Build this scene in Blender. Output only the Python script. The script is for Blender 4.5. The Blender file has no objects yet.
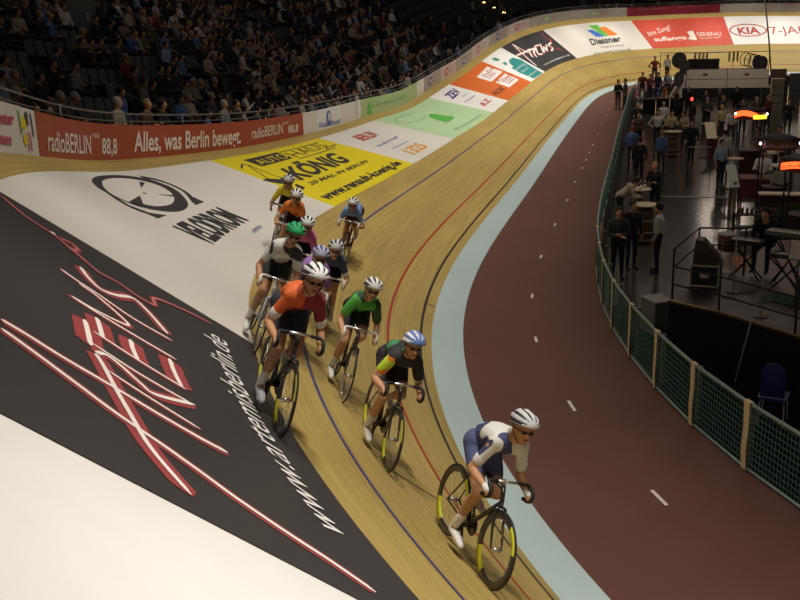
import bpy, bmesh, math, random
import numpy as np
from mathutils import Vector, Matrix, Euler
PI=math.pi
sc=bpy.context.scene; COL=sc.collection
random.seed(7); rng=np.random.default_rng(7)
WORLD_STRENGTH=.058
LANG=72; LZ=12.5; LW0=1.0; LW1=2.6; LCOL=(1,.935,.82)
LIGHTS=[(-43+4.5*i,(3900 if i<2 else 2900 if i<3 else 1850 if i<10 else 2400 if i<14 else 3250)) for i in range(25)]
FILL=[(-14,-5,12,50,14),(-12,15,13,60,14),(8,5,9,230,10),(7,-12,7,120,5),(9.5,27.5,7,260,3)]
# ------------------------------------------------------------------ camera
CAM=Vector((4.2494,-40.4033,5.7209))
cf=Vector((-0.22966947,0.93368475,-0.27474482)); cr=Vector((0.97247384,0.23155503,-0.02601744)); cu=Vector((-0.03932646,0.27315756,0.96116511))
cd=bpy.data.cameras.new('camera'); cam=bpy.data.objects.new('camera',cd); COL.objects.link(cam)
m=Matrix(((cr.x,cu.x,-cf.x,CAM.x),(cr.y,cu.y,-cf.y,CAM.y),(cr.z,cu.z,-cf.z,CAM.z),(0,0,0,1)))
cam.matrix_world=m; cd.sensor_width=36; cd.lens=36*1009.79/800; cd.clip_start=.05; cd.clip_end=500
sc.camera=cam
# ------------------------------------------------------------------ world, exposure
sc.view_settings.view_transform='Standard'; sc.view_settings.look='None'; sc.view_settings.gamma=1; sc.view_settings.use_curve_mapping=False
sc.view_settings.exposure=0.0
wd=bpy.data.worlds.new('world'); sc.world=wd; wd.use_nodes=True
wd.node_tree.nodes['Background'].inputs[0].default_value=(.9,.82,.75,1); wd.node_tree.nodes['Background'].inputs[1].default_value=WORLD_STRENGTH
# ------------------------------------------------------------------ plan of the track (arclength s along the inner edge, w up the bank)
KN=np.array([0.05981,0.05981,0.05981,0.05564,0.04786,0.04091,0.02812,0.00664,-0.00189,0.00036,0.00112,0.00045,0.00263,0.0114,0.02625,0.04471,0.06449,0.08441,0.0861])
TN=np.array([0.6981,0.7273,0.7194,0.7073,0.7112,0.628,0.4256,0.3049,0.2459,0.2201,0.1982,0.2569,0.3345,0.4878,0.6304,0.7141,0.7313,0.7419,0.692])
KS=7.04; WB=.576; ZB=-.13375; WF=3.3164; WG=6.6997; WH=7.2183; HB=.7231
S=np.arange(-62,80.01,.1)
def spl(c,s):
    t=np.clip((np.asarray(s,float)+9*KS)/KS,0,len(c)-1-1e-6); i=t.astype(int); u=t-i; o=0
    for a,wt in ((-1,-.5*u+u*u-.5*u**3),(0,1-2.5*u*u+1.5*u**3),(1,.5*u+2*u*u-1.5*u**3),(2,-.5*u*u+.5*u**3)): o=o+wt*c[np.clip(i+a,0,len(c)-1)]
    return o
_k=spl(KN,S); TH=spl(TN,S); _kc=.5*(_k[1:]+_k[:-1]); HD=np.concatenate([[0],np.cumsum(_kc)*.1]); I0=int(np.argmin(abs(S))); HD-=HD[I0]
_hm=.5*(HD[1:]+HD[:-1]); PX=np.concatenate([[0],np.cumsum(np.sin(_hm))*.1]); PY=np.concatenate([[0],np.cumsum(np.cos(_hm))*.1]); PX-=PX[I0]; PY-=PY[I0]
def trk(s,w,off=0.0):
    """points on the track surface; s,w,off arrays"""
    s,w,off=np.broadcast_arrays(np.asarray(s,float),np.asarray(w,float),np.asarray(off,float))
    X=np.interp(s,S,PX);Y=np.interp(s,S,PY);H=np.interp(s,S,HD);T=np.interp(s,S,TH)
    nx,ny=-np.cos(H),np.sin(H); c,sn=np.cos(T),np.sin(T)
    hor=np.where(w>=0,w*c-off*sn,w); z=np.where(w>=0,w*sn+off*c,np.maximum(ZB,w*-ZB/WB)+off)
    return np.stack([X+nx*hor,Y+ny*hor,z],-1)
def out(s,off,z=0.0):
    """points outside the track top edge: off metres outward from the boards, z above the top edge of the track"""
    s,off,z=np.broadcast_arrays(np.asarray(s,float),np.asarray(off,float),np.asarray(z,float))
    P=trk(s,WH+0*s); H=np.interp(s,S,HD)
    return P+np.stack([-np.cos(H)*off,np.sin(H)*off,z],-1)
def head(s): return float(np.interp(s,S,HD))
# ------------------------------------------------------------------ materials
MATS={}
def mat(n,col,rough=.6,metal=0,emit=0,noise=0,nscale=8,spec=.4,coat=0):
    if n in MATS: return MATS[n]
    m=bpy.data.materials.new(n); m.use_nodes=True; nt=m.node_tree; b=nt.nodes['Principled BSDF']
    b.inputs['Base Color'].default_value=(*col,1); b.inputs['Roughness'].default_value=rough; b.inputs['Metallic'].default_value=metal
    b.inputs['Specular IOR Level'].default_value=spec
    if coat: b.inputs['Coat Weight'].default_value=coat
    if emit: b.inputs['Emission Color'].default_value=(*col,1); b.inputs['Emission Strength'].default_value=emit
    if noise:
        tc=nt.nodes.new('ShaderNodeTexCoord'); nz=nt.nodes.new('ShaderNodeTexNoise'); nz.inputs['Scale'].default_value=nscale; nz.inputs['Detail'].default_value=4
        mp=nt.nodes.new('ShaderNodeMapRange'); mp.inputs['To Min'].default_value=1-noise; mp.inputs['To Max'].default_value=1+noise
        mx=nt.nodes.new('ShaderNodeVectorMath'); mx.operation='SCALE'; mx.inputs[0].default_value=col
        nt.links.new(tc.outputs['Object'],nz.inputs['Vector']); nt.links.new(nz.outputs['Fac'],mp.inputs['Value']); nt.links.new(mp.outputs[0],mx.inputs['Scale']); nt.links.new(mx.outputs[0],b.inputs['Base Color'])
    MATS[n]=m; return m
def two(n,c1,c2,scale=6,thr=.5,axis=None):
    """fabric with a printed two-colour pattern"""
    if n in MATS: return MATS[n]
    m=mat(n,c1,.75); nt=m.node_tree; b=nt.nodes['Principled BSDF']
    tc=nt.nodes.new('ShaderNodeTexCoord'); cp=nt.nodes.new('ShaderNodeValToRGB'); cp.color_ramp.interpolation='CONSTANT'
    cp.color_ramp.elements[0].color=(*c1,1); cp.color_ramp.elements[1].color=(*c2,1); cp.color_ramp.elements[1].position=thr
    if axis is None:
        nz=nt.nodes.new('ShaderNodeTexNoise'); nz.inputs['Scale'].default_value=scale; nz.inputs['Detail'].default_value=0
        nt.links.new(tc.outputs['Object'],nz.inputs['Vector']); nt.links.new(nz.outputs['Fac'],cp.inputs[0])
    else:
        sp=nt.nodes.new('ShaderNodeSeparateXYZ'); nt.links.new(tc.outputs['Object'],sp.inputs[0]); mp=nt.nodes.new('ShaderNodeMapRange')
        mp.inputs['From Min'].default_value=axis[1]; mp.inputs['From Max'].default_value=axis[2]
        nt.links.new(sp.outputs[axis[0]],mp.inputs['Value']); nt.links.new(mp.outputs[0],cp.inputs[0])
    nt.links.new(cp.outputs[0],b.inputs['Base Color']); return m
def timber():
    m=mat('track_timber',(.4,.25,.08),.5,spec=.16); nt=m.node_tree; b=nt.nodes['Principled BSDF']
    uv=nt.nodes.new('ShaderNodeUVMap'); uv.uv_map='sw'
    def nz(sx,sy,det):
        mp=nt.nodes.new('ShaderNodeMapping'); mp.inputs['Scale'].default_value=(sx,sy,1); n=nt.nodes.new('ShaderNodeTexNoise'); n.inputs['Scale'].default_value=1; n.inputs['Detail'].default_value=det
        nt.links.new(uv.outputs[0],mp.inputs[0]); nt.links.new(mp.outputs[0],n.inputs['Vector']); return n
    a=nz(.35,22,3); c=nz(.06,1.1,2); d=nz(2.5,60,2)
    ramp=nt.nodes.new('ShaderNodeValToRGB'); e=ramp.color_ramp.elements; e[0].position=.3; e[0].color=(.255,.178,.055,1); e[1].position=.7; e[1].color=(.54,.39,.125,1)
    mx=nt.nodes.new('ShaderNodeMix'); mx.data_type='FLOAT'; mx.inputs[0].default_value=.35
    nt.links.new(a.outputs['Fac'],mx.inputs[2]); nt.links.new(c.outputs['Fac'],mx.inputs[3])
    mx2=nt.nodes.new('ShaderNodeMix'); mx2.data_type='FLOAT'; mx2.inputs[0].default_value=.25; nt.links.new(mx.outputs[0],mx2.inputs[2]); nt.links.new(d.outputs['Fac'],mx2.inputs[3])
    nt.links.new(mx2.outputs[0],ramp.inputs[0]); nt.links.new(ramp.outputs[0],b.inputs['Base Color'])
    return m
TIMBER=timber()
C_={'black':(.035,.033,.036),'white':(.78,.76,.74),'cream':(.70,.66,.60),'yellow':(.72,.58,.01),'red':(.5,.05,.04),'blue':(.08,.14,.5),'navy':(.04,.04,.2),'amber':(.75,.35,.06),
 'green_grey':(.25,.4,.2),'brown':(.2,.05,.03),'teal':(.03,.25,.24),'pale':(.8,.7,.62),'kiared':(.45,.05,.05),'magenta':(.55,.03,.15),'leaf':(.1,.42,.06),'leafdark':(.2,.4,.15),
 'greyred':(.4,.2,.2),'logoblue':(.05,.17,.6),'logogreen':(.12,.45,.08),'logoorange':(.75,.2,.03),'greyblue':(.35,.4,.5),'neonwhite':(.92,.82,.76),'neonred':(.33,.055,.06),
 'mint':(.45,.62,.36),'orange':(.62,.13,.02),'boardred':(.36,.05,.022),'boardgreen':(.40,.5,.24),'boardcrim':(.22,.02,.04),'boardgrey':(.34,.31,.27),'adred':(.55,.075,.045),'pinkgrey':(.5,.42,.38)}
def cm(n): return mat('print_'+n,C_[n],.45 if n not in('black',) else .5,noise=.04,nscale=3,spec=.3)
# ------------------------------------------------------------------ object helpers
def mesh_obj(name,V,F,mats=None,parent=None,smooth=False,mi=None,uv=None):
    me=bpy.data.meshes.new(name); me.from_pydata([tuple(v) for v in V],[],[tuple(f) for f in F])
    for q in (mats if isinstance(mats,(list,tuple)) else [mats] if mats else []): me.materials.append(q)
    if mi is not None: me.polygons.foreach_set('material_index',np.asarray(mi,dtype=np.int32))
    if smooth: me.polygons.foreach_set('use_smooth',np.ones(len(me.polygons),bool))
    if uv is not None:
        l=me.uv_layers.new(name='sw'); vi=np.empty(len(me.loops),dtype=np.int32); me.loops.foreach_get('vertex_index',vi); l.data.foreach_set('uv',np.asarray(uv,dtype=np.float32)[vi].ravel())
    me.update(); o=bpy.data.objects.new(name,me); COL.objects.link(o)
    if parent: o.parent=parent
    return o
def tag(o,label=None,cat=None,group=None,kind=None):
    if label: o['label']=label
    if cat: o['category']=cat
    if group: o['group']=group
    if kind: o['kind']=kind
    return o
def empty(name,loc=(0,0,0),rz=0):
    o=bpy.data.objects.new(name,None); COL.objects.link(o); o.location=loc; o.rotation_euler=(0,0,rz); o.empty_display_size=.1; return o
class MB:
    def __init__(s): s.V=[]; s.F=[]; s.M=[]
    def add(s,V,F,mi=0):
        b=len(s.V); s.V+= [tuple(map(float,v)) for v in V]; s.F+=[tuple(b+i for i in f) for f in F]; s.M+=[mi]*len(F); return s
    def box(s,c,d,rz=0,mi=0,rot=None):
        R=rot.to_matrix() if rot else Matrix.Rotation(rz,3,'Z'); V=[]
        for x in(-.5,.5):
            for y in(-.5,.5):
                for z in(-.5,.5): V.append(Vector(c)+R@Vector((x*d[0],y*d[1],z*d[2])))
        return s.add(V,[(0,1,3,2),(4,6,7,5),(0,4,5,1),(2,3,7,6),(0,2,6,4),(1,5,7,3)],mi)
    def tube(s,P,r,n=8,closed=False,mi=0,cap=True):
        P=[Vector(p) for p in P]; N=len(P); rs=r if isinstance(r,(list,tuple)) else [r]*N; V=[];prev=None
        for i,p in enumerate(P):
            if closed: t=P[(i+1)%N]-P[i-1]
            else: t=P[min(i+1,N-1)]-P[max(i-1,0)]
            t.normalize()
            if prev is None: a=t.orthogonal().normalized()
            else: a=(prev-t*prev.dot(t)); a=a.normalized() if a.length>1e-6 else t.orthogonal().normalized()
            prev=a; b=t.cross(a)
            for k in range(n): an=2*PI*k/n; V.append(p+(a*math.cos(an)+b*math.sin(an))*rs[i])
        F=[]
        for i in range(N if closed else N-1):
            j=(i+1)%N
            for k in range(n): F.append((i*n+k,i*n+(k+1)%n,j*n+(k+1)%n,j*n+k))
        if not closed and cap: F.append(tuple(range(n))[::-1]); F.append(tuple((N-1)*n+k for k in range(n)))
        return s.add(V,F,mi)
    def lathe(s,prof,n=20,c=(0,0,0),axis='z',mi=0):
        V=[];c=Vector(c)
        for r,h in prof:
            for k in range(n):
                a=2*PI*k/n; x,y=r*math.cos(a),r*math.sin(a)
                V.append(c+(Vector((x,y,h)) if axis=='z' else Vector((x,h,y)) if axis=='y' else Vector((h,x,y))))
        F=[(i*n+k,i*n+(k+1)%n,(i+1)*n+(k+1)%n,(i+1)*n+k) for i in range(len(prof)-1) for k in range(n)]
        F.append(tuple(range(n))[::-1]); F.append(tuple((len(prof)-1)*n+k for k in range(n)))
        return s.add(V,F,mi)
    def ell(s,c,r,rot=None,n=12,mi=0):
        V=[];R=rot.to_matrix() if rot else Matrix.Identity(3); m_=n//2
        for i in range(m_+1):
            t=PI*i/m_
            t=min(max(t,.02),PI-.02)
            for k in range(n): a=2*PI*k/n; V.append(Vector(c)+R@Vector((r[0]*math.cos(t),r[1]*math.sin(t)*math.cos(a),r[2]*math.sin(t)*math.sin(a))))
        F=[(i*n+k,i*n+(k+1)%n,(i+1)*n+(k+1)%n,(i+1)*n+k) for i in range(m_) for k in range(n)]
        F.append(tuple(range(n))[::-1]); F.append(tuple(m_*n+k for k in range(n)))
        return s.add(V,F,mi)
    def build(s,name,mats,parent=None,smooth=False): return mesh_obj(name,s.V,s.F,mats,parent,smooth,s.M)
def grid_strip(name,ss,ws,fn,mats,off=0,uv=True,parent=None,smooth=True):
    A,B=np.meshgrid(ss,ws,indexing='ij'); P=fn(A.ravel(),B.ravel(),off); n=len(ws)
    F=[(i*n+j,(i+1)*n+j,(i+1)*n+j+1,i*n+j+1) for i in range(len(ss)-1) for j in range(n-1)]
    return mesh_obj(name,P,F,mats,parent,smooth,uv=np.stack([A.ravel(),B.ravel()],1) if uv else None)
def srange(a,b,st=.4):
    n=max(2,int(math.ceil(abs(b-a)/st))+1); return np.linspace(a,b,n)
# ------------------------------------------------------------------ text laid on surfaces
_tc={}
def text2d(txt,bold):
    k=(txt,bold)
    if k in _tc: return _tc[k]
    cu_=bpy.data.curves.new('t','FONT'); cu_.body=txt; cu_.offset=bold; cu_.resolution_u=3
    o=bpy.data.objects.new('t',cu_); COL.objects.link(o); bpy.context.view_layer.update()
    me=bpy.data.meshes.new_from_object(o.evaluated_get(bpy.context.evaluated_depsgraph_get()))
    V=np.array([v.co[:2] for v in me.vertices]); F=[tuple(p.vertices) for p in me.polygons]
    bpy.data.objects.remove(o); bpy.data.curves.remove(cu_); bpy.data.meshes.remove(me)
    x0,x1=V[:,0].min(),V[:,0].max(); cap=.73
    V=np.stack([(V[:,0]-x0)/(x1-x0),V[:,1]/cap],1)
    _tc[k]=(V,F); return _tc[k]
def cut(V,F,axis,step):
    bm=bmesh.new(); vs=[bm.verts.new((v[0],v[1],0)) for v in V]
    for f in F:
        try: bm.faces.new([vs[i] for i in f])
        except ValueError: pass
    lo,hi=V[:,axis].min(),V[:,axis].max(); x=math.ceil(lo/step)*step
    while x<hi:
        no=[0,0,0]; no[axis]=1; co=[0,0,0]; co[axis]=x
        bmesh.ops.bisect_plane(bm,geom=bm.verts[:]+bm.edges[:]+bm.faces[:],plane_co=co,plane_no=no); x+=step
    bm.verts.index_update(); V2=np.array([v.co[:2] for v in bm.verts]); F2=[tuple(v.index for v in f.verts) for f in bm.faces]; bm.free(); return V2,F2
def lay_text(name,txt,BL,BR,TL,fn,off,col,bold,parent,step=.4):
    V,F=text2d(txt,bold); BL,BR,TL=map(np.array,(BL,BR,TL))
    Q=BL+V[:,:1]*(BR-BL)+V[:,1:]*(TL-BL); Q,F=cut(Q,F,0,step)
    return mesh_obj(name,fn(Q[:,0],Q[:,1],off),F,cm(col) if isinstance(col,str) else col,parent)
def lay_poly(name,pts,fn,off,m_,parent,step=.4):
    V=np.array(pts,float); F=[tuple(range(len(V)))]
    from mathutils.geometry import tessellate_polygon
    F=[tuple(t) for t in tessellate_polygon([[Vector((a,b,0)) for a,b in V]])]
    Q,F=cut(V,F,0,step); return mesh_obj(name,fn(Q[:,0],Q[:,1],off),F,m_,parent)
def smoothline(P,n=6):
    P=np.array(P,float)
    if len(P)<3: return np.array([P[0]+(P[-1]-P[0])*t for t in np.linspace(0,1,n)])
    E=np.vstack([2*P[0]-P[1],P,2*P[-1]-P[-2]]); o=[]
    for i in range(1,len(E)-2):
        for t in np.linspace(0,1,n,endpoint=False):
            a,b,c,d=E[i-1:i+3]; o.append(.5*((2*b)+(c-a)*t+(2*a-5*b+4*c-d)*t*t+(3*b-a-3*c+d)*t**3))
    o.append(P[-1]); return np.array(o)
def ribbon(name,P,width,fn,off,m_,parent,taper=True,sm=True,closed=False):
    Q=smoothline(P) if sm else np.array(P,float); T=np.gradient(Q,axis=0); T/=np.linalg.norm(T,axis=1)[:,None]+1e-9
    N=np.stack([-T[:,1],T[:,0]],1); w=np.full(len(Q),width/2.)
    if taper: w[0]*=.35; w[-1]*=.2
    A=Q+N*w[:,None]; B=Q-N*w[:,None]; V=np.vstack([A,B]); n=len(Q)
    return mesh_obj(name,fn(V[:,0],V[:,1],off),[(i,i+1,n+i+1,n+i) for i in range(n-1)],m_,parent)
# ================================================================== SETTING
ST='structure'
ss=srange(-46,77)
tag(grid_strip('track',ss,np.linspace(0,WH+.06,15),trk,TIMBER),kind=ST)
BAND=mat('pale_blue_band',(.42,.52,.53),.5,noise=.06,nscale=2)
tag(grid_strip('inner_band',ss,np.linspace(-WB,0,3),trk,BAND),kind=ST)
APR=mat('red_brown_apron',(.112,.047,.038),.62,noise=.12,nscale=1.5,spec=.2)
def wfence(s): return -np.interp(s,[-46,-31,-28,-25,-22,-18,-10,0,12,24,40],[3.62,3.59,3.5,3.45,3.36,3.3,3.2,3.16,3.15,3.06,2.9])
def apron_fn(a,b,off): return trk(a,-WB+b*(wfence(a)+WB),0)*[1,1,0]+[0,0,ZB]
tag(grid_strip('apron',ss,np.linspace(0,1.03,4),apron_fn,APR),kind=ST)
def skirt_fn(a,b,off): return trk(a,wfence(a)*1.01,0)*[1,1,0]+np.stack([0*a,0*a,ZB-.47*b],-1)
tag(grid_strip('apron_edge',ss,np.array([0,1.]),skirt_fn,mat('dark_edge',(.02,.02,.02),.8)),kind=ST)
tag(MB().box((0,10,-.65),(150,170,.1)).build('floor',[mat('hall_floor',(.05,.045,.038),.17,noise=.3,nscale=.7,spec=.6)]),kind=ST)
def line(name,wc,wd,col,off=.004):
    tag(grid_strip(name,ss,np.array([wc-wd/2,wc+wd/2]),trk,mat(name+'_paint',col,.5),off),kind=ST)
line('blue_line',2.448,.05,(.045,.045,.17)); line('red_line',.8615,.05,(.36,.035,.02)); line('black_line',.2182,.05,(.02,.018,.022))
DM=mat('dash_paint',(.62,.55,.5),.6)
for s_,w_ in [(-30.0,-2.14),(-26.6,-2.0),(-23.1,-1.91),(-20.0,-1.92),(-16.3,-1.94),(-12.4,-1.96),(-8.6,-1.98),(-5.1,-1.95),(-1.9,-1.98),(.2,-2.01),(2.4,-2.02),(4.8,-2.03),(8.8,-2.03),(13.1,-1.99),(17.4,-1.97),(21.2,-1.93),(26.9,-1.73)]:
    l_=.23 if s_<-25 else .17
    Q=[trk(s_+a,w_+b,0) for a,b in ((-l_,-.025),(l_,-.025),(l_,.025),(-l_,.025))]
    tag(mesh_obj('lane_dash',[(q[0],q[1],ZB+.004) for q in Q],[(0,1,2,3)],DM),kind=ST)
# cross seams painted over the band
for s_,w0,w1 in ((-21.4,.0,.3),(-7.2,0,.3),(9.2,.0,.3)):
    tag(grid_strip('cross_mark',np.array([s_-.02,s_+.02]),np.array([w0,w1]),trk,mat('dark_mark',(.12,.08,.05),.6),.005),kind=ST)
_Q=np.array([(-30.921,1.920),(-30.966,1.216)]); _n=np.array([.02,.012])
tag(mesh_obj('cross_mark',trk(np.r_[_Q[:,0]-.018,_Q[::-1,0]+.018],np.r_[_Q[:,1],_Q[::-1,1]],.005),[(0,1,2,3)],mat('dark_mark',(.12,.08,.05),.6)),kind=ST)
tag(grid_strip('floor_shade_patch',srange(-36,-19,1),np.array([0,1.]),lambda a,b,off: trk(a,wfence(a)*1.0-.05-b*3.2,0)*[1,1,0]+[0,0,-.594],mat('matte_shade_black',(.008,.008,.009),.95,spec=.1),uv=False),kind=ST)  # dark matte patch added over the glossy floor, stands in for shade behind the fence
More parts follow.
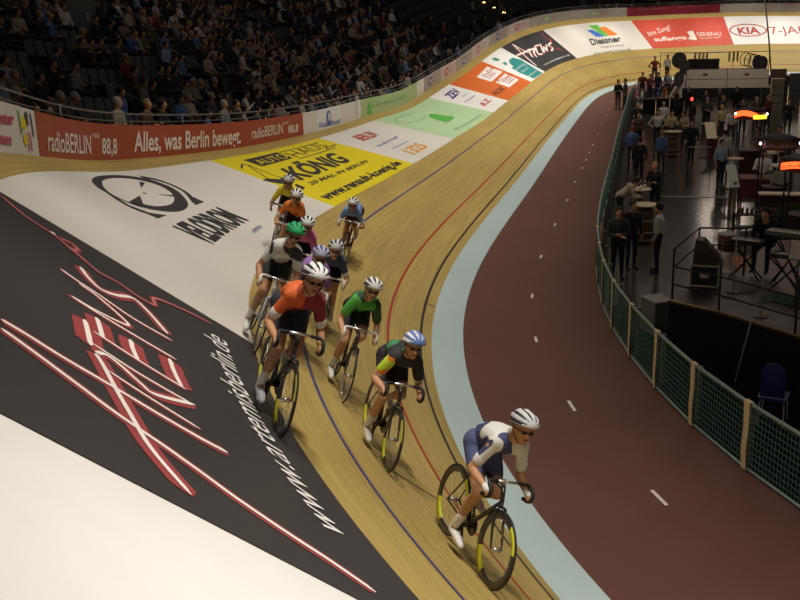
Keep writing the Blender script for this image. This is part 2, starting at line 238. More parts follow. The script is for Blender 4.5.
# ------------------------------------------------------------------ banners printed on the bank
DATA={'A2': [['s', 1, [[30.663, 6.51], [30.241, 5.927], [29.904, 5.36], [29.411, 4.661], [29.014, 4.04]]], ['s', 1, [[30.663, 6.51], [30.643, 5.969], [30.766, 5.551], [31.051, 5.238]]], ['s', 1, [[28.809, 5.537], [30.326, 5.45], [32.089, 5.44]]], ['s', 1, [[31.648, 5.559], [31.055, 5.188], [30.451, 4.781]]], ['s', 1, [[31.568, 5.371], [32.725, 5.387], [31.632, 5.079], [31.049, 4.617]]], ['s', 1, [[33.204, 5.583], [32.525, 5.199], [31.811, 4.742]]], ['s', 1, [[33.133, 5.554], [33.994, 5.476]]], ['s', 1, [[31.811, 4.742], [32.631, 4.698]]], ['s', 1, [[34.225, 5.58], [33.541, 5.113], [33.012, 4.734], [34.194, 5.201], [33.757, 4.754], [34.972, 5.347]]], ['s', 1, [[36.004, 5.378], [35.059, 5.177], [35.166, 4.851], [34.388, 4.622]]], ['r', 0, [[36.43, 6.586], [36.047, 6.128], [36.047, 5.703], [36.432, 5.603], [35.721, 5.355], [35.528, 4.784], [35.728, 4.521], [35.981, 4.703], [36.236, 4.163]]]], 'T': [['velodrom', 'VELODROM', 'black', 0.035, [-24.677, 4.189], [-21.108, 4.192], [-24.751, 4.866]], ['velodrom', '2012', 'black', 0, [-21.883, 3.864], [-21.252, 3.881], [-21.783, 3.936]], ['artemis', 'www.artemisberlin.de', 'white', 0.0, [-34.047, 3.682], [-29.779, 3.741], [-34.019, 4.018]], ['koenig', 'AUTO', 'yellow', 0, [-14.909, 5.942], [-12.511, 5.988], [-14.825, 6.305]], ['koenig', 'HAUS', 'black', -0.012, [-12.114, 5.867], [-8.679, 5.992], [-12.176, 6.349]], ['koenig', 'gmbh', 'black', 0, [-9.381, 5.871], [-8.129, 5.889], [-9.172, 6.016]], ['koenig', 'KÖNIG', 'black', 0.035, [-15.129, 4.753], [-10.124, 4.823], [-14.658, 5.529]], ['koenig', '20 MAL IN BERLIN', 'black', 0.02, [-15.354, 4.379], [-9.506, 4.388], [-15.153, 4.551]], ['koenig', 'www.renault-koenig.de', 'black', 0.03, [-16.332, 3.616], [-8.156, 3.586], [-16.239, 3.972]], ['white2', 'BERLIN', 'red', 0.02, [-5.753, 5.6], [-3.559, 5.582], [-5.484, 6.157]], ['white2', 'Sechstage', 'blue', 0, [-6.198, 4.92], [-2.955, 4.99], [-6.089, 5.088]], ['white2', 'rennen', 'blue', 0, [-5.908, 4.467], [-3.51, 4.473], [-5.781, 4.583]], ['white2', '1325', 'amber', 0.03, [-5.878, 3.699], [-3.411, 3.704], [-5.669, 4.247]], ['green', 'Brandenburg', 'green_grey', 0.01, [2.406, 3.689], [8.827, 3.63], [2.673, 3.871]], ['white3', 'ZEV', 'navy', 0.03, [11.53, 5.675], [14.197, 5.746], [11.911, 6.245]], ['white3', 'Elektro', 'green_grey', 0, [12.79, 5.37], [14.34, 5.351], [13.017, 5.5]], ['white3', 'Messe', 'blue', 0, [11.46, 4.938], [14.012, 4.949], [11.673, 5.077]], ['white3', 'B.Z.', 'red', 0.03, [11.658, 3.977], [14.056, 4.035], [12.032, 4.326]], ['orange', 'AOK', 'brown', 0.03, [15.799, 4.083], [19.324, 4.064], [16.225, 4.505]], ['orange', '7. Tag', 'red', 0, [20.445, 5.782], [23.626, 5.771], [20.778, 5.974]], ['orange', 'Rennen', 'red', 0, [20.399, 4.744], [23.815, 4.539], [20.698, 4.961]], ['teal', 'Schloss', 'white', 0, [25.151, 4.58], [27.777, 4.64], [25.309, 4.75]], ['teal', 'Park', 'white', 0, [25.621, 4.202], [27.417, 4.22], [25.716, 4.358]], ['teal', 'Hotel', 'white', 0, [25.403, 3.668], [27.707, 3.683], [25.507, 3.822]], ['artemis2', 'www.artemisberlin.de', 'white', 0, [30.151, 3.732], [36.362, 3.738], [30.271, 3.917]], ['diessner', 'Diessner', 'black', 0.03, [41.108, 4.305], [45.089, 4.365], [41.485, 4.995]], ['diessner', 'Tradition in Farbe', 'black', 0, [41.813, 3.845], [44.924, 3.847], [41.986, 4.06]], ['diessner', 'www.diessner-farben.de', 'black', 0, [40.055, 3.32], [45.25, 3.322], [40.266, 3.557]], ['generali', 'Ihre Zung!', 'pale', 0, [48.315, 4.736], [50.558, 5.441], [48.349, 5.293]], ['generali', 'auflange', 'pale', 0.02, [48.487, 4.122], [51.361, 4.167], [48.549, 4.629]], ['generali', 'GENERALI', 'pale', 0, [52.38, 4.471], [54.15, 4.431], [52.354, 4.958]], ['generali', 'Versicherungen', 'pale', 0, [52.411, 4.137], [53.992, 4.17], [52.435, 4.347]], ['kia', 'KIA', 'kiared', 0.03, [55.381, 4.538], [56.83, 4.569], [55.362, 5.35]], ['kia', '7-JAHRE', 'kiared', 0.0, [57.537, 4.471], [61.117, 4.607], [57.399, 5.407]]], 'P': [['koenig', 'black_box', 'black', 1, [[-15.108, 5.866], [-12.435, 5.92], [-12.354, 6.475], [-15.133, 6.411]]], ['koenig', 'slash', 'black', 1, [[-16.795, 5.237], [-16.391, 4.848], [-14.731, 5.063], [-14.77, 5.203], [-15.932, 5.071], [-16.416, 5.273]]], ['koenig', 'slash', 'black', 1, [[-16.066, 4.628], [-16.141, 4.333], [-15.827, 4.394], [-15.766, 4.666]]], ['green', 'leaf', 'leaf', 1, [[5.551, 5.594], [6.194, 5.553], [6.346, 5.186], [6.644, 4.593], [5.846, 4.495], [4.648, 4.474], [4.506, 4.879], [4.846, 5.335]]], ['green', 'dot', 'leaf', 1, [[6.985, 5.548], [7.167, 5.514], [6.932, 5.434], [6.737, 5.473]]], ['green', 'dot', 'leaf', 1, [[7.176, 5.184], [7.358, 5.148], [7.124, 5.07], [6.931, 5.111]]], ['green', 'dot', 'leaf', 1, [[7.094, 4.836], [7.278, 4.799], [7.042, 4.723], [6.846, 4.764]]], ['green', 'dot', 'leaf', 1, [[4.282, 5.014], [4.49, 4.987], [4.226, 4.905], [4.007, 4.936]]], ['green', 'dot', 'leaf', 1, [[4.083, 4.571], [4.289, 4.543], [4.028, 4.464], [3.812, 4.497]]], ['orange', 'white_panel', 'white', 1, [[19.794, 6.021], [23.324, 6.155], [23.645, 5.164], [19.837, 5.109]]], ['orange', 'white_panel', 'white', 1, [[20.053, 4.898], [23.354, 4.946], [23.22, 3.991], [19.896, 3.997]]], ['teal', 'building', 'teal', 1, [[26.845, 5.571], [27.883, 5.549], [28.395, 5.095], [28.009, 3.331], [25.253, 3.373], [25.119, 4.397], [25.336, 4.933], [25.999, 5.008], [26.229, 5.294]]], ['teal', 'figure', 'teal', 1, [[25.521, 6.404], [25.976, 6.31], [26.055, 5.971], [25.487, 5.993], [25.258, 6.197]]], ['teal', 'figure', 'teal', 1, [[25.517, 5.689], [26.112, 5.625], [25.931, 5.378], [25.343, 5.377]]], ['diessner', 'blue_bar', 'logoblue', 1, [[42.319, 5.923], [43.037, 5.927], [43.67, 5.071], [42.724, 5.084]]], ['diessner', 'green_bar', 'logogreen', 1, [[42.987, 6.422], [44.059, 6.407], [44.219, 5.085], [43.526, 5.084], [43.22, 5.955]]], ['diessner', 'orange_bar', 'logoorange', 1, [[43.973, 6.115], [44.733, 6.163], [45.365, 5.147], [44.289, 5.079]]], ['generali', 'lion', 'pale', 1, [[51.707, 5.05], [52.186, 5.167], [52.185, 4.334], [52.116, 4.008], [51.793, 4.091], [51.479, 4.204], [51.754, 4.516]]], ['velodrom', 'sponsor_mark', 'greyblue', 1, [[-21.893, 3.91], [-21.069, 3.928], [-21.156, 3.846], [-22.005, 3.822]]], ['velodrom', 'logo_foot', 'black', 1, [[-24.698, 5.338], [-24.721, 5.113], [-24.013, 5.106], [-24.439, 5.235]]], ['velodrom', 'logo_foot', 'black', 1, [[-21.199, 5.379], [-21.201, 5.121], [-21.899, 5.119], [-21.576, 5.209]]], ['velodrom', 'logo_figure', 'black', 3, [[-22.098, 6.215], [-21.92, 6.156], [-22.633, 5.986]]], ['velodrom', 'logo_figure', 'black', 3, [[-22.986, 5.859], [-22.918, 5.787], [-23.366, 5.788], [-23.036, 5.8]]], ['velodrom', 'logo_figure', 'black', 3, [[-23.478, 5.756], [-24.142, 5.512], [-23.778, 5.396], [-24.682, 5.642]]], ['velodrom', 'logo_figure', 'black', 3, [[-22.523, 5.711], [-21.835, 5.558], [-21.962, 5.517]]], ['velodrom', 'logo_disc', 'black', 1, [[-24.407, 6.369], [-23.835, 6.495], [-23.087, 6.554], [-22.17, 6.525], [-21.452, 6.319], [-21.196, 5.973], [-21.332, 5.63], [-21.837, 5.295], [-22.284, 5.147], [-22.878, 5.086], [-23.553, 5.153], [-24.241, 5.364], [-24.644, 5.591], [-24.796, 5.91], [-24.764, 6.155]]], ['velodrom', 'logo_face', 'cream', 1.6, [[-24.157, 6.258], [-23.689, 6.374], [-22.935, 6.431], [-22.221, 6.366], [-21.708, 6.175], [-21.568, 5.889], [-21.825, 5.609], [-22.279, 5.427], [-22.883, 5.332], [-23.567, 5.365], [-24.098, 5.482], [-24.585, 5.646], [-24.726, 5.889], [-24.545, 6.089]]]], 'L': [['velodrom', 'logo_arc', 'black', 0.16, 1, [[-24.486, 6.194], [-24.796, 5.91], [-24.951, 5.578], [-24.738, 5.329], [-24.635, 5.151]]], ['velodrom', 'logo_arc', 'black', 0.13, 1, [[-21.472, 6.408], [-21.051, 6.176], [-20.954, 5.863], [-21.118, 5.53], [-21.56, 5.238], [-21.7, 5.16]]]], 'A': [['line', 0.055, 0.15, [[-33.456, 6.183], [-33.469, 6.0], [-33.516, 5.761], [-33.531, 5.417], [-33.564, 5.085], [-33.574, 4.733], [-33.54, 4.502]]], ['line', 0.055, 0.15, [[-33.656, 6.191], [-33.762, 5.991], [-33.927, 5.728], [-34.055, 5.538], [-34.15, 5.337], [-34.215, 5.183], [-34.33, 4.976], [-34.465, 4.765], [-34.599, 4.463], [-34.694, 4.19], [-34.828, 3.922]]], ['R_stem', 0.11, 0.35, [[-32.941, 5.445], [-33.161, 5.411], [-33.456, 5.389], [-33.953, 5.358], [-34.396, 5.337], [-34.85, 5.23]]], ['R_loop', 0.06, 0.2, [[-32.914, 5.442], [-32.809, 5.348], [-32.871, 5.233], [-33.045, 5.096], [-33.107, 4.984], [-32.754, 4.57]]], ['line', 0.03, 0.09, [[-33.204, 5.386], [-33.287, 5.062], [-33.346, 4.668]]], ['T_bar', 0.13, 0.5, [[-32.142, 5.467], [-32.453, 5.463], [-32.802, 5.47]]], ['T_bar', 0.12, 0.4, [[-31.85, 5.341], [-32.083, 5.329], [-32.368, 5.326]]], ['line', 0.035, 0.12, [[-32.335, 5.41], [-32.417, 4.994], [-32.445, 4.576]]], ['line', 0.035, 0.12, [[-32.714, 5.444], [-32.797, 5.053], [-32.783, 4.576]]], ['E_bar', 0.12, 0.45, [[-31.908, 5.025], [-32.16, 5.034], [-32.41, 5.02]]], ['E_bar', 0.12, 0.42, [[-31.766, 4.626], [-32.087, 4.635], [-32.443, 4.623]]], ['line', 0.03, 0.1, [[-30.88, 5.685], [-30.947, 5.51], [-30.991, 5.272], [-31.094, 4.941], [-31.056, 4.509]]], ['line', 0.03, 0.1, [[-30.999, 5.499], [-31.103, 5.274], [-31.436, 5.004], [-31.608, 5.31], [-31.626, 5.558], [-31.67, 5.294], [-31.674, 4.905], [-31.657, 4.54]]], ['S_curve', 0.075, 0.22, [[-30.324, 5.498], [-30.558, 5.413], [-30.723, 5.271], [-30.603, 5.108], [-30.309, 4.915], [-30.439, 4.769], [-30.655, 4.655], [-30.903, 4.55]]], ['tip', 0.03, 0.12, [[-29.592, 5.897], [-29.546, 5.845]]]], 'RL': [['red_line', 0.05, [[-29.269, 6.528], [-29.549, 6.191], [-29.637, 5.834], [-30.02, 5.378], [-30.07, 5.284], [-30.024, 5.054], [-30.099, 4.854], [-30.045, 4.652], [-29.74, 4.647], [-29.476, 4.29], [-29.336, 3.893]]], ['red_line', 0.07, [[-29.591, 5.781], [-29.535, 5.646], [-29.67, 5.575], [-29.841, 5.653]]]], 'BT': [['board_white', 'center', 'magenta', 0.02, [-26.684, 0.386], [-25.726, 0.423], [-26.592, 0.58]], ['board_white', 'Weißensee', 'magenta', 0.02, [-27.536, 0.127], [-25.974, 0.118], [-27.441, 0.314]], ['board_red', 'radioBERLIN', 'pale', 0.01, [-24.164, 0.107], [-22.055, 0.126], [-24.09, 0.475]], ['board_red', 'rbb', 'pale', 0.0, [-21.931, 0.435], [-21.563, 0.439], [-21.913, 0.55]], ['board_red', '88,8', 'pale', 0.02, [-21.512, 0.131], [-20.768, 0.125], [-21.448, 0.456]], ['board_red', 'Alles, was Berlin bewegt.', 'pale', 0.02, [-19.889, 0.162], [-13.331, 0.122], [-19.784, 0.607]], ['board_red', 'radioBERLIN', 'pale', 0.01, [-12.445, 0.196], [-9.792, 0.204], [-12.426, 0.523]], ['board_red', 'rbb', 'pale', 0, [-9.749, 0.455], [-9.224, 0.463], [-9.732, 0.557]], ['board_red', '88,8', 'pale', 0.02, [-9.274, 0.169], [-8.279, 0.155], [-9.231, 0.423]], ['board_info', 'Stadtbad', 'blue', 0, [-5.999, 0.118], [-3.33, 0.062], [-5.968, 0.309]], ['board_green', 'Landschaft', 'leafdark', 0, [1.503, 0.325], [7.804, 0.299], [1.53, 0.533]], ['board_crimson', 'Generali    auflange', 'greyred', 0, [48.644, 0.467], [53.971, 0.583], [48.638, 0.606]], ['board_grey', 'KIA', 'greyred', 0.02, [58.621, 0.354], [59.124, 0.391], [58.608, 0.605]]]}
BN=[('white_blank',-45.5,-35.12,'white','plain white banner on the steep bank in the foreground'),
 ('artemis',-35.10,-29.10,'black','black banner with a red and white scribbled word and web address'),
 ('velodrom',-29.08,-16.71,'cream','off-white banner with a round rider emblem above the word VELODROM'),
 ('koenig',-16.71,-7.62,'yellow','bright yellow car dealer banner with black lettering'),
 ('white2',-7.62,-.17,'cream','pale banner with small red, blue and amber marks beyond the yellow banner'),
 ('green',-.17,10.51,'mint','light green banner with a dark green leaf shape'),
 ('white3',10.51,15.34,'white','narrow white banner between the green and the orange banner'),
 ('orange',15.34,24.06,'orange','orange banner with two white panels'),
 ('teal',24.06,28.7,'white','white banner with a teal building silhouette'),
 ('artemis2',28.7,36.91,'black','far black banner with a scribbled word where the bend begins'),
 ('diessner',36.91,47.75,'cream','cream banner with blue, green and orange slanted bars over black lettering'),
 ('generali',47.75,54.76,'adred','red banner with pale script and a lion emblem in the far bend'),
 ('kia',54.76,76.5,'white','white banner with a red oval logo at the far right')]
BO={}
for k,a,b,c,lab in BN:
    o=grid_strip('banner',srange(a,b),np.linspace(WF,WG,5),trk,cm(c),.006,uv=False); tag(o,lab,'banner','advertising banners on the bank'); BO[k]=o
for b,txt,col,bold,BL,BR,TL in DATA['T']: lay_text('lettering',txt,BL,BR,TL,trk,.014,col,bold,BO[b])
def closed_smooth(P,n=5):
    P=np.array(P,float); o=[]; N=len(P)
    for i in range(N):
        a,b,c,d=P[i-1],P[i],P[(i+1)%N],P[(i+2)%N]
        for t in np.linspace(0,1,n,endpoint=False): o.append(.5*((2*b)+(c-a)*t+(2*a-5*b+4*c-d)*t*t+(3*b-a-3*c+d)*t**3))
    return np.array(o)
for b,n,col,lift,pts in DATA['P']:
    if n in('logo_disc','logo_face','leaf'): pts=closed_smooth(pts)
    lay_poly(n,pts,trk,.006+.004*lift,cm(col),BO[b])
for b,n,col,w,lift,pts in DATA['L']: ribbon(n,pts,w,trk,.010,cm(col),BO[b],taper=False)
# scribbled neon word
def scribble(bn,fmap,k):
    for name,core,wide,pts in DATA['A']:
        q=[fmap(p) for p in pts]
        if name in('T_bar','E_bar'): core,wide=.05,.24
        elif name=='R_stem': core,wide=.045,.19
        elif name=='R_loop': core,wide=.05,.15
        elif name=='S_curve': core,wide=.055,.17
        elif name=='tip': core,wide=.05,.1
        else: core,wide=(.055,.15) if core>.04 else (.04,.11)
        nm={'R_stem':'letter_stroke','R_loop':'letter_stroke','S_curve':'letter_stroke','T_bar':'letter_bar','E_bar':'letter_bar','tip':'accent','line':'long_stroke'}[name]
        ribbon(nm,q,wide*k,trk,.010,cm('neonred'),bn); ribbon(nm,q,core*k,trk,.014,cm('neonwhite'),bn)
    for name,wd_,pts in DATA['RL']: ribbon('crown_line',[fmap(p) for p in pts],(wd_+.03)*k,trk,.012,cm('neonred'),bn); ribbon('crown_line',[fmap(p) for p in pts],.03*k,trk,.015,mat('print_pink',(.6,.2,.2),.5),bn)
scribble(BO['artemis'],lambda p:p,1)

for nm,cw,pts in DATA['A2']:
    if cw: ribbon('letter_stroke',pts,.26,trk,.010,cm('neonred'),BO['artemis2']); ribbon('letter_stroke',pts,.13,trk,.014,cm('neonwhite'),BO['artemis2'])
    else: ribbon('crown_line',pts,.12,trk,.012,cm('neonred'),BO['artemis2'])
# KIA oval
kc=np.array([[56.05+1.2*math.cos(a),4.98+.72*math.sin(a)] for a in np.linspace(0,2*PI,49)])
ribbon('logo_oval',kc,.11,trk,.012,cm('kiared'),BO['kia'],taper=False,sm=False)
# thin frames on the yellow banner
for pts in ([(-12.2,6.42),(-8.6,6.42)],[(-12.3,5.78),(-8.6,5.78)],[(-15.6,6.1),(-17-(-.6),5.2)]):
    ribbon('frame_line',pts,.04,trk,.011,cm('black'),BO['koenig'],taper=False)
ribbon('frame_line',[(-16.3,6.0),(-15.6,6.15),(-15.7,5.2),(-15.2,4.75)],.05,trk,.011,cm('black'),BO['koenig'],taper=False)
th=np.linspace(.6,2*PI-.6,20)
ribbon('leaf_ring',np.array([[3.2+2.6*math.cos(t)*.9,5.9+.42*math.sin(t)] for t in th]),.05,trk,.011,cm('green_grey'),BO['green'],taper=False)
for a in range(3):
    for b in range(2): ribbon('small_print',[((20.5,20.9)[b],5.75-b*1.15-a*.17),((22.6,23.0)[b],5.75-b*1.15-a*.17)],.06,trk,.016,cm(['red','greyred','red'][a]),BO['orange'],taper=False,sm=False)
# ------------------------------------------------------------------ boards round the top of the track
def brd(a,b,off): return out(a,-off,b)
BDS=[('board_white',-37.2,-24.6,'cream','cream perimeter board with magenta lettering and a coloured emblem'),
 ('board_red',-24.6,-7.71,'boardred','long orange-red radio station perimeter board with white lettering'),
 ('board_plain',-7.71,-6.26,'cream','short plain cream perimeter board beside the red one'),
 ('board_info',-6.26,-3.01,'white','white perimeter board with a round blue emblem'),
 ('board_seam',-3.01,-.24,'cream','cream perimeter board with one upright seam'),
 ('board_green',-.24,10.07,'boardgreen','light green perimeter board with a small fir tree'),
 ('board_gap',10.07,11.58,'cream','small cream perimeter board after the green board'),
 ('board_a',11.58,15.5,'boardgrey','grey-cream perimeter board with a dark upright emblem, first of the far row'),
 ('board_b',15.5,19.5,'pinkgrey','pinkish perimeter board, second of the far row'),
 ('board_c',19.5,23.5,'boardgrey','grey perimeter board, third of the far row'),
 ('board_d',23.5,27.5,'pinkgrey','pinkish perimeter board, fourth of the far row'),
 ('board_e',27.5,31.5,'boardgrey','grey perimeter board above the teal banner'),
 ('board_f',31.5,35.5,'pinkgrey','pinkish perimeter board above the far black banner'),
 ('board_g',35.5,41.5,'boardgrey','grey perimeter board with round green emblem in the far bend'),
 ('board_h',41.5,47.68,'boardgrey','grey perimeter board just left of the crimson one'),
 ('board_crimson',47.68,54.62,'boardcrim','dark crimson perimeter board in the far bend'),
 ('board_grey',54.62,76.5,'boardgrey','grey perimeter board with a small red oval at the far right')]
B2={}
for k,a,b,c,lab in BDS:
    s_=srange(a+.01,b-.01); n=len(s_); P=np.vstack([out(s_,0,0.0),out(s_,0,HB),out(s_,.05,HB),out(s_,.05,-.1)])
    F=[]
    for r_ in range(3): F+=[(r_*n+i,r_*n+i+1,(r_+1)*n+i+1,(r_+1)*n+i) for i in range(n-1)]
    F+=[(0,n,2*n,3*n),(n-1,4*n-1,3*n-1,2*n-1)]
    o=mesh_obj('perimeter_board',P,F,cm(c)); tag(o,lab,'advertising board','advertising boards round the track'); B2[k]=o
for b,txt,col,bold,BL,BR,TL in DATA['BT']: lay_text('lettering',txt,BL,BR,TL,brd,.012,col,bold,B2[b])
def circ(c,r1,r2,n=20): return [(c[0]+r1*math.cos(2*PI*i/n),c[1]+r2*math.sin(2*PI*i/n)) for i in range(n)]
lay_poly('emblem_disc',circ((-25.25,.48),.13,.1),brd,.012,cm('yellow'),B2['board_white']); lay_poly('emblem_disc',circ((-25.22,.23),.12,.09),brd,.012,cm('yellow'),B2['board_white'])
lay_poly('emblem_bar',[(-25.42,.3),(-25.36,.3),(-25.40,.66),(-25.46,.66)],brd,.014,cm('leafdark'),B2['board_white'])
lay_poly('emblem_bar',[(-25.12,.06),(-25.08,.06),(-25.08,.36),(-25.12,.36)],brd,.014,cm('magenta'),B2['board_white'])
lay_poly('emblem_bar',[(-25.0,.06),(-24.96,.06),(-24.96,.36),(-25.0,.36)],brd,.014,cm('magenta'),B2['board_white'])
lay_poly('emblem_face',[(-25.13,.46),(-25.0,.46),(-25.0,.66),(-25.13,.66)],brd,.014,cm('black'),B2['board_white'])
lay_poly('emblem_bar',[(-24.84,.3),(-24.79,.3),(-24.84,.66),(-24.89,.66)],brd,.014,cm('navy'),B2['board_white'])
lay_poly('emblem_disc',circ((-4.75,.36),.3,.28),brd,.012,cm('blue'),B2['board_info'])
lay_poly('emblem_disc',circ((-4.70,.40),.14,.16),brd,.014,cm('cream'),B2['board_info'])
lay_poly('seam',[(-.95,0.02),(-.9,0.02),(-.9,.7),(-.95,.7)],brd,.010,cm('boardgrey'),B2['board_seam'])
lay_poly('fir_tree',[(.6,.1),(1.5,.1),(1.25,.3),(1.35,.3),(1.05,.6),(.75,.3),(.85,.3)],brd,.012,cm('leaf'),B2['board_green'])
for k,s0,c in (('board_a',13,'navy'),('board_b',17,'kiared'),('board_c',21.5,'navy'),('board_d',25,'kiared'),('board_e',29.4,'navy'),('board_f',33.3,'magenta'),('board_g',38.3,'leafdark'),('board_h',44.3,'leafdark')):
    lay_poly('emblem',circ((s0,.36),.45,.22,10),brd,.012,cm(c),B2[k]); lay_poly('emblem_core',circ((s0,.36),.28,.12,10),brd,.014,cm('pinkgrey'),B2[k])
    for j in range(2): lay_poly('small_print',[(s0+.7,.25+.2*j),(s0+1.6,.25+.2*j),(s0+1.6,.31+.2*j),(s0+.7,.31+.2*j)],brd,.012,cm('greyred'),B2[k])
ribbon('logo_oval',[(58.87+.45*math.cos(a),.48+.2*math.sin(a)) for a in np.linspace(0,2*PI,25)],.04,brd,.012,cm('greyred'),B2['board_grey'],taper=False,sm=False)
# railing on top of the boards, in lengths
RAIL=mat('grey_rail',(.2,.2,.19),.45,.5)
rl=list(np.arange(-35.5,76,6.2))
for i,a in enumerate(rl[:-1]):
    b=rl[i+1]-.05; t=empty('handrail',tuple(out(a,.12,HB))); tag(t,'grey tubular handrail length above the %s'%('boards beside the camera' if a<-30 else 'cream and red boards at the left' if a<-18 else 'orange-red board' if a<-8 else 'pale boards on the straight' if a<10 else 'far row of boards' if a<35 else 'boards of the far bend'),'handrail','handrail lengths along the top of the boards')
    L0=np.array(t.location)
    for z_,r_ in ((.24,.022),(.08,.014)):
        q=[Vector(p-L0) for p in out(srange(a,b,.8),.12,HB+z_)]; MB().tube(q,r_,6).build('rail',[RAIL],t,True)
    for s_ in (a+.1,(a+b)/2):
        p=out(s_,.12,0)-L0; MB().tube([p+[0,0,.3],p+[0,0,HB+.25]],.018,6).build('post',[RAIL],t,True)
# ------------------------------------------------------------------ stands: concrete steps rising outward
NR=15
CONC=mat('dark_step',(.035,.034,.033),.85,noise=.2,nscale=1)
prof=[(.06,-.3)]
for r_ in range(NR+1): prof+=[(.9+.85*r_-.45 if r_ else .06,-.3+.42*r_),(.9+.85*(r_+1)-.45,-.3+.42*r_)]
def st_fn(a,b,off):
    i=b.astype(int); pr=np.array(prof); return out(a,pr[i,0],pr[i,1])
sst=srange(-36,76.5,1.0)
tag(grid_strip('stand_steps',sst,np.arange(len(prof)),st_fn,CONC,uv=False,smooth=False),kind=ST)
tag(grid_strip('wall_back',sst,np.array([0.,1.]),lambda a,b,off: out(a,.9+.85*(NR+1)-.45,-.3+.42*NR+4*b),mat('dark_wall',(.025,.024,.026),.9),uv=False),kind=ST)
def stand_pt(s,r,dz=0,doff=0): return out(s,.9+.85*r+doff,-.3+.42*r+dz)
# entrance block
WG_=mat('grey_entrance_wall',(.12,.12,.12),.8,noise=.1)
o=MB(); p0=stand_pt(-6.6,9,0,.2); ang=-head(-6.6)
o.box((p0[0],p0[1],p0[2]+1.4),(.5,1.9,3.2),ang); tag(o.build('wall_entrance',[WG_]),kind=ST)
q=stand_pt(-6.3,9,.62,-.08); tag(MB().box(tuple(q),(.03,.2,.3),ang).build('notice',[cm('boardgrey')]),'small pale notice on the dark grey entrance wall in the stand','notice')
# aisle rails
for nm,s_,r0,r1,lab in (('stair_railing',-5.9,3.6,6.6,'thin grey stair railing in the stand above the red board'),('stair_railing',-14.5,1,4,'stair railing in the stand at the left'),('stair_railing',12.5,2,6,'stair railing in the stand behind the green board')):
    t=empty(nm,tuple(stand_pt(s_,r0))); tag(t,lab,'railing'); L0=np.array(t.location)
    P=[stand_pt(s_,r_,.9)-L0 for r_ in np.arange(r0,r1+.1,1)]; MB().tube(P,.022,6).build('rail',[RAIL],t,True)
    for r_ in (r0,r1-.6): p=stand_pt(s_,r_)-L0; MB().tube([p,p+[0,0,.9]],.02,6).build('post',[RAIL],t,True)
for s_,r_ in ((37.26,2.01),(37.4,3.08),(37.15,3.87)):
    p=stand_pt(s_,r_,.3,.3); t=tag(MB().box((0,0,0),(.3,.3,.1)).build('step_lamp',[mat('lamp_case',(.05,.05,.05),.5)]),'small warm step lamp on the dark aisle of the far stand','lamp','step lamps on the far aisle'); t.location=p
    MB().ell((0,0,.12),(.11,.11,.11)).build('bulb',[mat('warm_bulb',(1,.5,.17),.5,emit=9)],t)
    MB().tube([(0,0,-.16),(0,0,-.05)],.02,6).build('stem',[RAIL],t)
# ================================================================== BODY TOOLS
def capsule(mb,p0,r0,p1,r1,n=10,mi=0):
    p0,p1=Vector(p0),Vector(p1); d=(p1-p0); L=d.length; d=d/L if L>1e-6 else Vector((0,0,1))
    P=[];R=[]
    for a in (-80,-55,-25): P.append(p0+d*r0*math.sin(math.radians(a))); R.append(r0*math.cos(math.radians(a)))
    P.append(p0);R.append(r0);P.append(p1);R.append(r1)
    for a in (25,55,80): P.append(p1+d*r1*math.sin(math.radians(a))); R.append(r1*math.cos(math.radians(a)))
    mb.tube(P,R,n,mi=mi)
def prims_mb(prims,n=12):
    mb=MB()
    for p in prims:
        if p[0]=='c': capsule(mb,p[1],p[2],p[3],p[4],n)
        else: mb.ell(p[1],p[2],p[3] if len(p)>3 and p[3] is not None else None,n+2)
    return mb
def fused(prims,voxel,iters=4):
    """one continuous skin around all primitives"""
    mb=prims_mb(prims); me=bpy.data.meshes.new('b'); me.from_pydata(mb.V,[],mb.F); o=bpy.data.objects.new('b',me); COL.objects.link(o)
    a=o.modifiers.new('r','REMESH'); a.mode='VOXEL'; a.voxel_size=voxel; a.use_smooth_shade=True
    b=o.modifiers.new('s','SMOOTH'); b.factor=.5; b.iterations=iters
    bpy.context.view_layer.update(); r=bpy.data.meshes.new_from_object(o.evaluated_get(bpy.context.evaluated_depsgraph_get()))
    bpy.data.objects.remove(o); bpy.data.meshes.remove(me); r.polygons.foreach_set('use_smooth',np.ones(len(r.polygons),bool)); return r
def pdist(p,X):
    if p[0]=='c':
        a,b=np.array(p[1],float),np.array(p[3],float); ab=b-a; t=np.clip(((X-a)@ab)/(ab@ab+1e-12),0,1); return np.linalg.norm(X-(a+t[:,None]*ab),axis=1)-(p[2]+(p[4]-p[2])*t)
    c=np.array(p[1],float); D=X-c
    if len(p)>3 and p[3] is not None: D=D@np.array(p[3].to_matrix())
    r=np.array(p[2],float); k=np.linalg.norm(D/r,axis=1); return (k-1)*r.min()
def paint(me,prims,tags,mats):
    X=np.empty(len(me.polygons)*3); me.polygons.foreach_get('center',X); X=X.reshape(-1,3)
    D=np.stack([pdist(p,X) for p in prims]); mi=np.array(tags)[D.argmin(0)]
    for m_ in mats: me.materials.append(m_)
    me.polygons.foreach_set('material_index',mi.astype(np.int32))
def place(name,me,parent=None):
    o=bpy.data.objects.new(name,me); COL.objects.link(o)
    if parent: o.parent=parent
    return o
V3=lambda *a: Vector(a)
SKIN=mat('skin',(.58,.30,.17),.55,noise=.06,nscale=20); SKIN2=mat('skin_tan',(.48,.24,.12),.55,noise=.06,nscale=20)
HAIR=mat('dark_hair',(.025,.016,.01),.7); BLOND=mat('blond_hair',(.35,.22,.08),.7); GREYH=mat('grey_hair',(.3,.29,.28),.7)
